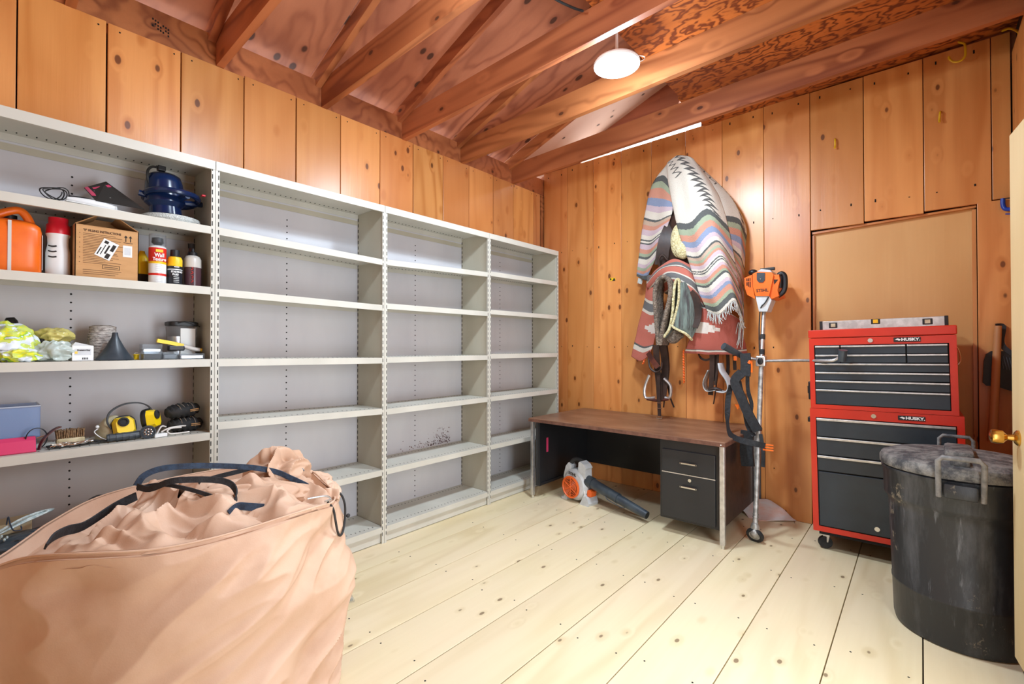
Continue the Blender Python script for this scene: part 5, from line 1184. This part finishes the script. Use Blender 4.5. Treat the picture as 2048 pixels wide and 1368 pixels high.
# ================================================================ SMALL THINGS AT THE BACK WALL
r = empty('felt_pad', (2.099,-0.140,0.004), 'faded pink and grey felt pad slumped on the floor behind the brush cutter', 'pad')
PO = (2.099,-0.140,0.004)
pbuild([[(1.874,-0.060,0.087), (1.977,-0.050,0.099), (2.077,-0.040,0.125), (2.125,-0.035,0.113)],
        [(1.911,-0.090,0.050), (2.019,-0.080,0.064), (2.133,-0.070,0.087), (2.199,-0.035,0.071)],
        [(1.970,-0.130,0.014), (2.062,-0.120,0.026), (2.167,-0.080,0.040), (2.249,-0.030,0.024)],
        [(2.008,-0.175,-0.015), (2.102,-0.155,0.002), (2.200,-0.090,0.011), (2.276,-0.025,0.008)]], 30, 20, 'felt', 'pad', r, PO, None, .010)
LO(PO).tube([(2.263,-0.040,0.009), (2.286,-0.100,-0.018), (2.293,-0.160,-0.047), (2.294,-0.220,-0.069)], .0016, 5).build('loose_thread', 'ink', r)
r = empty('steel_bar', (2.035, -.028, 0), 'thin dark blue grey steel bar standing against the wall behind the harness', 'bar')
MB().box((-.014, -.012, 0), (.012, .012, .62), bev=.003).build('bar', 'tube', r)
r = empty('wall_sticker', (0.800,0.000,1.872), 'small torn black and yellow sticker on the boards above the desk', 'sticker')
b = MB(); b.lathe([(.014, 0), (.014, .0015)], TR((-.018, 0, .004), (PI/2, 0, 0)), 14); b.box((-.008, -.002, -.012), (.03, 0, .014)); b.build('patch', 'yellow', r); b = MB(); b.lathe([(.009, .0016), (.009, .0024)], TR((-.018, 0, .004), (PI/2, 0, 0)), 12); b.lathe([(.010, .002), (.010, .003)], TR((.018, 0, 0), (PI/2, 0, 0)), 12); b.box((.0, -.0026, -.014), (.03, -.002, -.006)); b.build('print', 'ink', r)
def hook(loc, pts, label, rad=.0055):
    r = empty('wall_hook', loc, label, 'hook'); MB().tube([Vector(p)-Vector(loc) for p in pts], rad, 8).build('hook', 'yellowhook', r, smooth=True)
hook((3.141,-0.020,3.042), [(3.129,-0.005,3.106), (3.137,-0.030,3.072), (3.159,-0.050,3.041), (3.162,-0.060,2.999), (3.160,-0.060,2.964), (3.143,-0.060,2.944), (3.113,-0.060,2.947), (3.093,-0.060,2.973), (3.091,-0.060,2.989)], 'large yellow J shaped hook below the last joist', .006)
hook((3.048,-0.000,2.679), [(Vector((3.053,0.000,2.696))+Vector((0, .008, 0))), (3.050,-0.020,2.677), (3.047,-0.022,2.641), (3.047,-0.030,2.619)], 'short yellow hook on the wide board near the right corner')
hook((2.515,0.000,2.659), [(Vector((2.515,0.000,2.684))+Vector((0, .008, 0))), (2.518,-0.020,2.666), (2.518,-0.022,2.624), (2.516,-0.030,2.608)], 'short yellow hook on the board above the left edge of the panel')
hook((3.036,-0.450,3.150), [(3.016,-0.450,3.182), (3.024,-0.450,3.150), (3.040,-0.450,3.134), (3.056,-0.450,3.146)], 'yellow hook under the joist at the top edge')
r = empty('extension_cord', (3.365,-0.040,3.032), 'yellow cord running along the top of the right corner', 'cord')
b = MB(); b.tube([Vector(p)-Vector((3.365,-0.040,3.032)) for p in ((3.318,-0.020,3.063), (3.340,-0.060,3.047), (3.355,-0.140,2.991), (3.362,-0.300,2.879), (3.369,-0.500,2.722))], .006, 8); b.build('cord', 'yellowhook', r, smooth=True)
CL = (3.330,-0.030,2.056)
r = empty('bar_clamp', CL, 'blue clamp hanging in the right corner beside the door leaf', 'clamp')
def lc(pts): return [Vector(p)-Vector(CL) for p in pts]
MB().tube(lc(((3.313,-0.020,2.099), (3.313,-0.020,2.062), (3.322,-0.025,2.036), (3.345,-0.050,2.026), (3.365,-0.080,2.021))), .011, 10).build('jaw', 'blue', r, smooth=True)
MB().tube(lc(((3.309,-0.020,2.097), (3.372,-0.090,2.078))), .003, 6, smooth=False).build('bar', 'ink', r)
MB().tube(lc(((3.324,-0.020,2.008), (3.371,-0.090,1.984))), .004, 6, smooth=False).build('lower_bar', 'blue', r)
MB().sph(tuple(lc([(3.361,-0.070,2.125)])[0]), (.022, .03, .045)).build('handle', 'deepblue', r, smooth=True)
HP = (3.270,-0.070,1.060)
def lh(pts): return [Vector(p)-Vector(HP) for p in pts]
r = empty('wooden_handle', HP, 'long wooden tool handle hanging in front of the black dustpan', 'tool handle')
MB().tube(lh(((3.285,-0.060,1.368), (3.276,-0.070,1.174), (3.266,-0.085,0.948), (3.253,-0.100,0.711))), lambda t: .0155+.006*t, 14).build('shaft', 'handlewood', r, smooth=True)
DP = (3.294,-0.020,1.145)
def ld_(pts): return [Vector(p)-Vector(DP) for p in pts]
r = empty('dustpan', DP, 'black ribbed dustpan hanging by its handle behind the wooden handle', 'dustpan')
def pz(pts): return [(p[0]-DP[0], p[2]-DP[2]) for p in pts]
b = MB(); b.prism(pz(((3.258,-0.030,1.225), (3.237,-0.030,1.207), (3.227,-0.030,1.167), (3.222,-0.030,1.041), (3.236,-0.030,1.025), (3.273,-0.030,1.024), (3.324,-0.030,1.004), (3.351,-0.030,0.997), (3.353,-0.030,1.217), (3.330,-0.030,1.220), (3.306,-0.030,1.225))), .0, .035, RXm); b.build('pan', 'black', r)
MB().tube(ld_(((3.278,-0.020,1.369), (3.308,-0.020,1.365), (3.300,-0.035,1.288), (3.308,-0.050,1.245), (3.350,-0.060,1.198))), .01, flat=(.012, .006, (1, 0, .3))).build('handle', 'black', r)
b = MB()
for k in range(6):
    pts = [(-.001+.012*k, -.037, .055-.004*k), (.012+.012*k, -.040, -.02-.004*k)]; b.tube(pts, .0022, 6, smooth=False)
b.build('rib', 'tube', r)
r = empty('clear_plastic_tube', (.808, -2.651, 0), 'small clear plastic tube lying on the floor right of the canvas bag', 'tube')
b = MB(); b.cyl((-.04, .02, .009), (.03, -.01, .009), .009, n=14); b.cyl((.03, -.01, .009), (.042, -.015, .009), .0135, n=14); b.build('tube', 'clear', r, smooth=True)
b = MB(); b.cyl((-.06, .03, .008), (-.04, .02, .009), .004, n=10); b.build('tip', 'white', r, smooth=True)
# black cable along the roof by the loft edge
r = empty('black_cable', (1.584,-1.925,3.000), 'black cable clipped between the joists near the loft plywood', 'cable')
CB = (1.584,-1.925,3.000)
MB().tube([Vector(p)-Vector(CB) for p in ((1.577,-2.022,2.990), (1.600,-1.948,2.985), (1.622,-1.868,2.990), (1.636,-1.814,3.000))], .006, 8).build('cable', 'rubber', r, smooth=True)
# ================================================================ CANVAS BAG IN THE FOREGROUND
rim = [Vector(p) for p in ((1.360,-3.037,0.692), (1.400,-3.107,0.705), (1.430,-3.190,0.713), (1.450,-3.348,0.712), (1.455,-3.477,0.714), (1.430,-3.583,0.717), (1.370,-3.674,0.722), (1.270,-3.758,0.716), (1.140,-3.814,0.685), (1.020,-3.892,0.635),
      (0.930,-3.825,0.648), (0.860,-3.770,0.664), (0.830,-3.729,0.682), (0.790,-3.622,0.721), (0.770,-3.495,0.737), (0.780,-3.291,0.748), (0.840,-3.088,0.749), (0.980,-2.961,0.737), (1.160,-2.955,0.701), (1.270,-2.980,0.685))]
BGc = Vector((sum(p.x for p in rim)/len(rim), sum(p.y for p in rim)/len(rim), 0))
bgr = empty('canvas_bag', tuple(BGc), 'huge tan canvas bag standing in the left foreground, stuffed with folded canvas', 'bag')
RC = catmull(rim, 10, closed=True); NR = len(RC)
def rimp(u):
    x = (u % 1.0)*NR; i = int(x) % NR; return RC[i].lerp(RC[(i+1) % NR], x-int(x))
def bagf(u, v):
    p = rimp(u); z = p.z*(1-v)
    out = Vector((p.x-BGc.x, p.y-BGc.y, 0)); n_ = out.normalized()
    bulge = .016*math.sin(PI*min(1, v*1.05)**.8) + .010*v
    if v < .02: bulge -= .010
    q = Vector((p.x, p.y, z)) + n_*bulge
    # long diagonal folds rising towards the right, soft elsewhere
    t_ = u*9.0
    w = Vector((q.y*1.0, q.x*.6, q.z*1.0))
    d1 = noise.noise(Vector((q.y*1.6 - q.z*2.1, q.x*2.4, q.y*.9+q.z*.8))*1.75)
    d2 = 1-abs(noise.noise(Vector((q.y*3.2 - q.z*5.6, q.x*3.0, (q.y+q.z)*1.1))*1.35))*2.2
    d3 = noise.noise(q*12.0)
    k = min(1, v*7)
    low = max(0, (v-.62))*2.0
    d4 = noise.noise(Vector((q.y*3+q.x*3, 7.0, q.z*24)))
    right = max(0, min(1, (q.y+3.65)*2.0))
    ga = .006*math.sin(u*NR*.55+3*noise.noise(p*8))*math.exp(-v*16)*right
    q += n_*max(-.003-.30*v, -.012*k - .038*k*right*(1-.45*v) + .012*k*(1-2.5*abs(noise.noise(Vector((q.y*5-q.z*9, q.x*4, (q.y+q.z)*2.2)))))*(.3+right) + k*(.045*d1 + .050*d2*(.30+right*.8) + .004*d3) + low*.014*d4 + ga)
    return q - Vector((BGc.x, BGc.y, 0))
b = MB(); b.grid(lambda u, v: bagf(u, v**1.25), 460, 150, closed_u=True); b.build('bag_wall', 'canvas', bgr, smooth=True)
b = MB(); ring = [rimp(k/160) - Vector((BGc.x, BGc.y, 0)) + Vector((0, 0, .0)) for k in range(160)]
b.tube([p - Vector((p.x, p.y, 0)).normalized()*.004 for p in ring], .0032, 8, closed=True, smooth=False); b.build('drawstring_hem', 'canvas', bgr, smooth=True)
def inner(u, v):
    p = rimp(u); c = Vector((BGc.x, BGc.y, p.z-.22)); q = p.lerp(c, v*.5); q.z = p.z - .22*v**.6
    return q - Vector((BGc.x, BGc.y, 0)) - Vector((p.x-BGc.x, p.y-BGc.y, 0)).normalized()*.015
MB().grid(inner, 160, 12, closed_u=True).build('lining', 'canvas', bgr, smooth=True)

def crease(p, s=1.0, seed=0.0):
    q = p*s + Vector((seed, seed*.3, 0))
    w = Vector((noise.noise(q*1.2), noise.noise(q*1.2+Vector((9, 0, 0))), noise.noise(q*1.2+Vector((0, 9, 0)))))*.9
    a = abs(noise.noise(q*2.1+w)); bq = abs(noise.noise(q*4.6+w*1.6)); c = abs(noise.noise(q*9+w))
    return (1-2.4*a)*.72 + (1-2.4*bq)*.24 + .03*c
FOLDS = []
for a_, b_, wd, hh in (((1.062,-3.307,0.770), (1.426,-3.171,0.740), .095, .085), ((1.010,-3.486,0.760), (1.250,-3.379,0.760), .085, .085), ((1.079,-3.594,0.730), (1.396,-3.543,0.720), .085, .070), ((1.229,-3.481,0.750), (1.396,-3.370,0.720), .070, .065),
                       ((1.158,-3.709,0.710), (1.306,-3.650,0.710), .06, .045), ((1.008,-3.385,0.780), (1.160,-3.210,0.780), .065, .085), ((1.067,-3.052,0.720), (1.291,-3.023,0.700), .06, .06), ((1.199,-3.651,0.710), (1.388,-3.575,0.710), .04, .05), ((1.314,-3.268,0.730), (1.366,-3.090,0.700), .045, .050)):
    FOLDS.append((Vector((a_[0], a_[1], 0)), Vector((b_[0], b_[1], 0)), wd, hh))
def mound(u, v):
    p = rimp(u); c = Vector((BGc.x+.0, BGc.y, 0)); q = Vector((c.x, c.y, 0)).lerp(Vector((p.x, p.y, 0)), .05+.93*v)
    edge = 1-v**3
    w_ = v**2.2
    zin = .640 + .05*max(0, min(1, (q.y+3.75)/.7)) - .25*max(0, .98-q.x)
    base = (p.z-.040)*w_ + zin*(1-w_)
    wq = Vector((q.x+.025*noise.noise(q*9), q.y+.025*noise.noise(q*9+Vector((5, 5, 5))), 0))
    best = 0
    for (a_, b_, wd, hh) in FOLDS:
        ab = b_-a_; tt = max(0, min(1, (wq-a_).dot(ab)/ab.dot(ab))); d_ = (wq-a_-ab*tt).length/wd
        if d_ < 1: best = max(best, hh*(1-d_)**.75*(1-.25*tt)*.95)
    z = base + best*(1+.25*noise.noise(q*16)) + edge*(.060*crease(Vector((q.x+.35*q.y, q.y, 0)), 2.9, 2.0) + .016*(1-3*abs(noise.noise(Vector((q.x*11-q.y*7, q.y*9, 1)))))) 
    lx = .02*noise.noise(Vector((q.x, q.y, 3))*7)*edge; ly = .02*noise.noise(Vector((q.x, q.y, 8))*7)*edge
    z = min(z, p.z+.6*(1-v)-.012)
    return Vector((q.x+lx-BGc.x, q.y+ly-BGc.y, z))
fc = empty('folded_canvas', (BGc.x, BGc.y, .60), 'crumpled heap of tan canvas spilling over the rim of the big bag', 'canvas')
b = MB(); b.grid(mound, 260, 150, closed_u=True); b.v = [p-Vector((0, 0, .60)) for p in b.v]; b.build('main_folds', 'canvas', fc, smooth=True)
FO = Vector((BGc.x, BGc.y, .60))
def lump(name, c, r, seed, amp=.35, s=5.0, rot=(0, 0, 0), n=70, th=None):
    R_ = Euler(rot).to_matrix(); c = Vector(c)
    def fn(u, v):
        a = 2*PI*u; t2 = PI*v; d = Vector((math.sin(t2)*math.cos(a), math.sin(t2)*math.sin(a), math.cos(t2)))
        k = 1+amp*crease(d, .52, seed)
        return c + R_ @ Vector((d.x*r[0]*k, d.y*r[1]*k, d.z*r[2]*k)) - FO
    MB().grid(fn, n*2, n, closed_u=True).build(name, 'canvas', fc, smooth=True)
lump('peaked_fold', (1.020,-3.089,0.739), (.075, .085, .085), 5.0, .55, rot=(.3, .2, .1))
lump('peaked_fold', (1.160,-3.210,0.714), (.075, .16, .045), 12.0, .45, rot=(-.22, 0, .1))
lump('peaked_fold', (1.020,-2.963,0.661), (.06, .085, .050), 8.0, .55, rot=(-.25, .1, .2))
lump('peaked_fold', (1.080,-2.935,0.635), (.055, .05, .045), 17.0, .55)
def wst(pts, w, name, mat='navy', wd=(0, 0, 1), th=.0022): 
    b = MB(); b.tube([Vector(p)-FO+Vector((.064, -.014, .026)) for p in pts], .01, flat=(w, th, wd)); return b.build(name, mat, fc)
wst([(1.000,-3.531,0.780), (1.000,-3.511,0.809), (1.000,-3.463,0.822), (1.000,-3.383,0.815), (1.000,-3.289,0.797), (1.020,-3.193,0.776), (1.040,-3.118,0.749), (1.070,-3.083,0.727), (1.100,-3.038,0.696), (1.130,-3.002,0.666), (1.150,-2.981,0.641)], .0095, 'carry_strap')
wst([(1.020,-3.533,0.783), (1.060,-3.509,0.777), (1.120,-3.469,0.803), (1.140,-3.419,0.802), (1.160,-3.353,0.790), (1.180,-3.317,0.772), (1.200,-3.308,0.740), (1.220,-3.322,0.715), (1.240,-3.340,0.699)], .0095, 'carry_strap', 'blackweb')
wst([(1.020,-3.534,0.775), (1.050,-3.481,0.783), (1.120,-3.428,0.772), (1.170,-3.370,0.744), (1.210,-3.331,0.723)], .006, 'carry_strap', 'blackweb')
wst([(0.980,-3.178,0.766), (0.980,-3.231,0.761), (0.980,-3.299,0.756), (1.000,-3.360,0.752)], .008, 'carry_strap', 'blackweb')
wst([(1.250,-3.346,0.700), (1.240,-3.318,0.713), (1.250,-3.291,0.708), (1.260,-3.247,0.696)], .012, 'strap_patch')
wst([(1.160,-3.749,0.701), (1.140,-3.733,0.715), (1.100,-3.703,0.714), (1.050,-3.660,0.703), (1.000,-3.588,0.726), (0.980,-3.527,0.742)], .014, 'carry_strap', 'blackweb', (0, .5, 1))
b = MB(); b.sph(Vector((1.170,-3.045,0.690))-FO, (.012, .016, .014)); b.tube([Vector(p)-FO for p in ((1.170,-3.058,0.683), (1.170,-3.031,0.681))], .01, 8); b.build('strap_knot', 'navy', fc, smooth=True)
b = MB(); b.tube([Vector(p)-FO for p in ((1.080,-3.057,0.759), (1.090,-3.049,0.771), (1.100,-3.034,0.770), (1.110,-3.027,0.758))], .003, 6); b.build('cord_loop', 'tube', fc, smooth=True)
b = MB(); b.tube([Vector(p)-Vector((BGc.x, BGc.y, 0)) for p in ((1.380,-3.141,0.733), (1.385,-3.100,0.732), (1.385,-3.072,0.726), (1.385,-3.061,0.714), (1.400,-3.089,0.716))], .0032, 8)
b.build('drawstring', 'alu', bgr, smooth=True)
b = MB(); b.tube([Vector(p)-Vector((BGc.x, BGc.y, 0)) for p in ((1.360,-3.059,0.700), (1.360,-3.038,0.668), (1.360,-3.029,0.626), (1.360,-3.021,0.584), (1.340,-3.000,0.556), (1.320,-2.977,0.561), (1.300,-2.958,0.601), (1.300,-2.958,0.645), (1.290,-2.961,0.675), (1.280,-2.970,0.694))], .0042, 8); b.sph(Vector((1.300,-2.945,0.605))-Vector((BGc.x, BGc.y, 0)), (.006, .008, .008)); b.build('drawstring', 'rubber', bgr, smooth=True)
b = MB(); b.grid(lambda u, v: (Vector((1.240,-3.007,0.712)).lerp(Vector((1.280,-2.968,0.705)), u)).lerp(Vector((1.260,-3.009,0.671)).lerp(Vector((1.300,-2.984,0.674)), u), v) + Vector((.004*math.sin(u*9), 0, .002*math.sin(v*8))) - Vector((BGc.x, BGc.y, 0)), 12, 12); b.build('corner_tab', 'canvas', bgr, smooth=True, thick=.012)
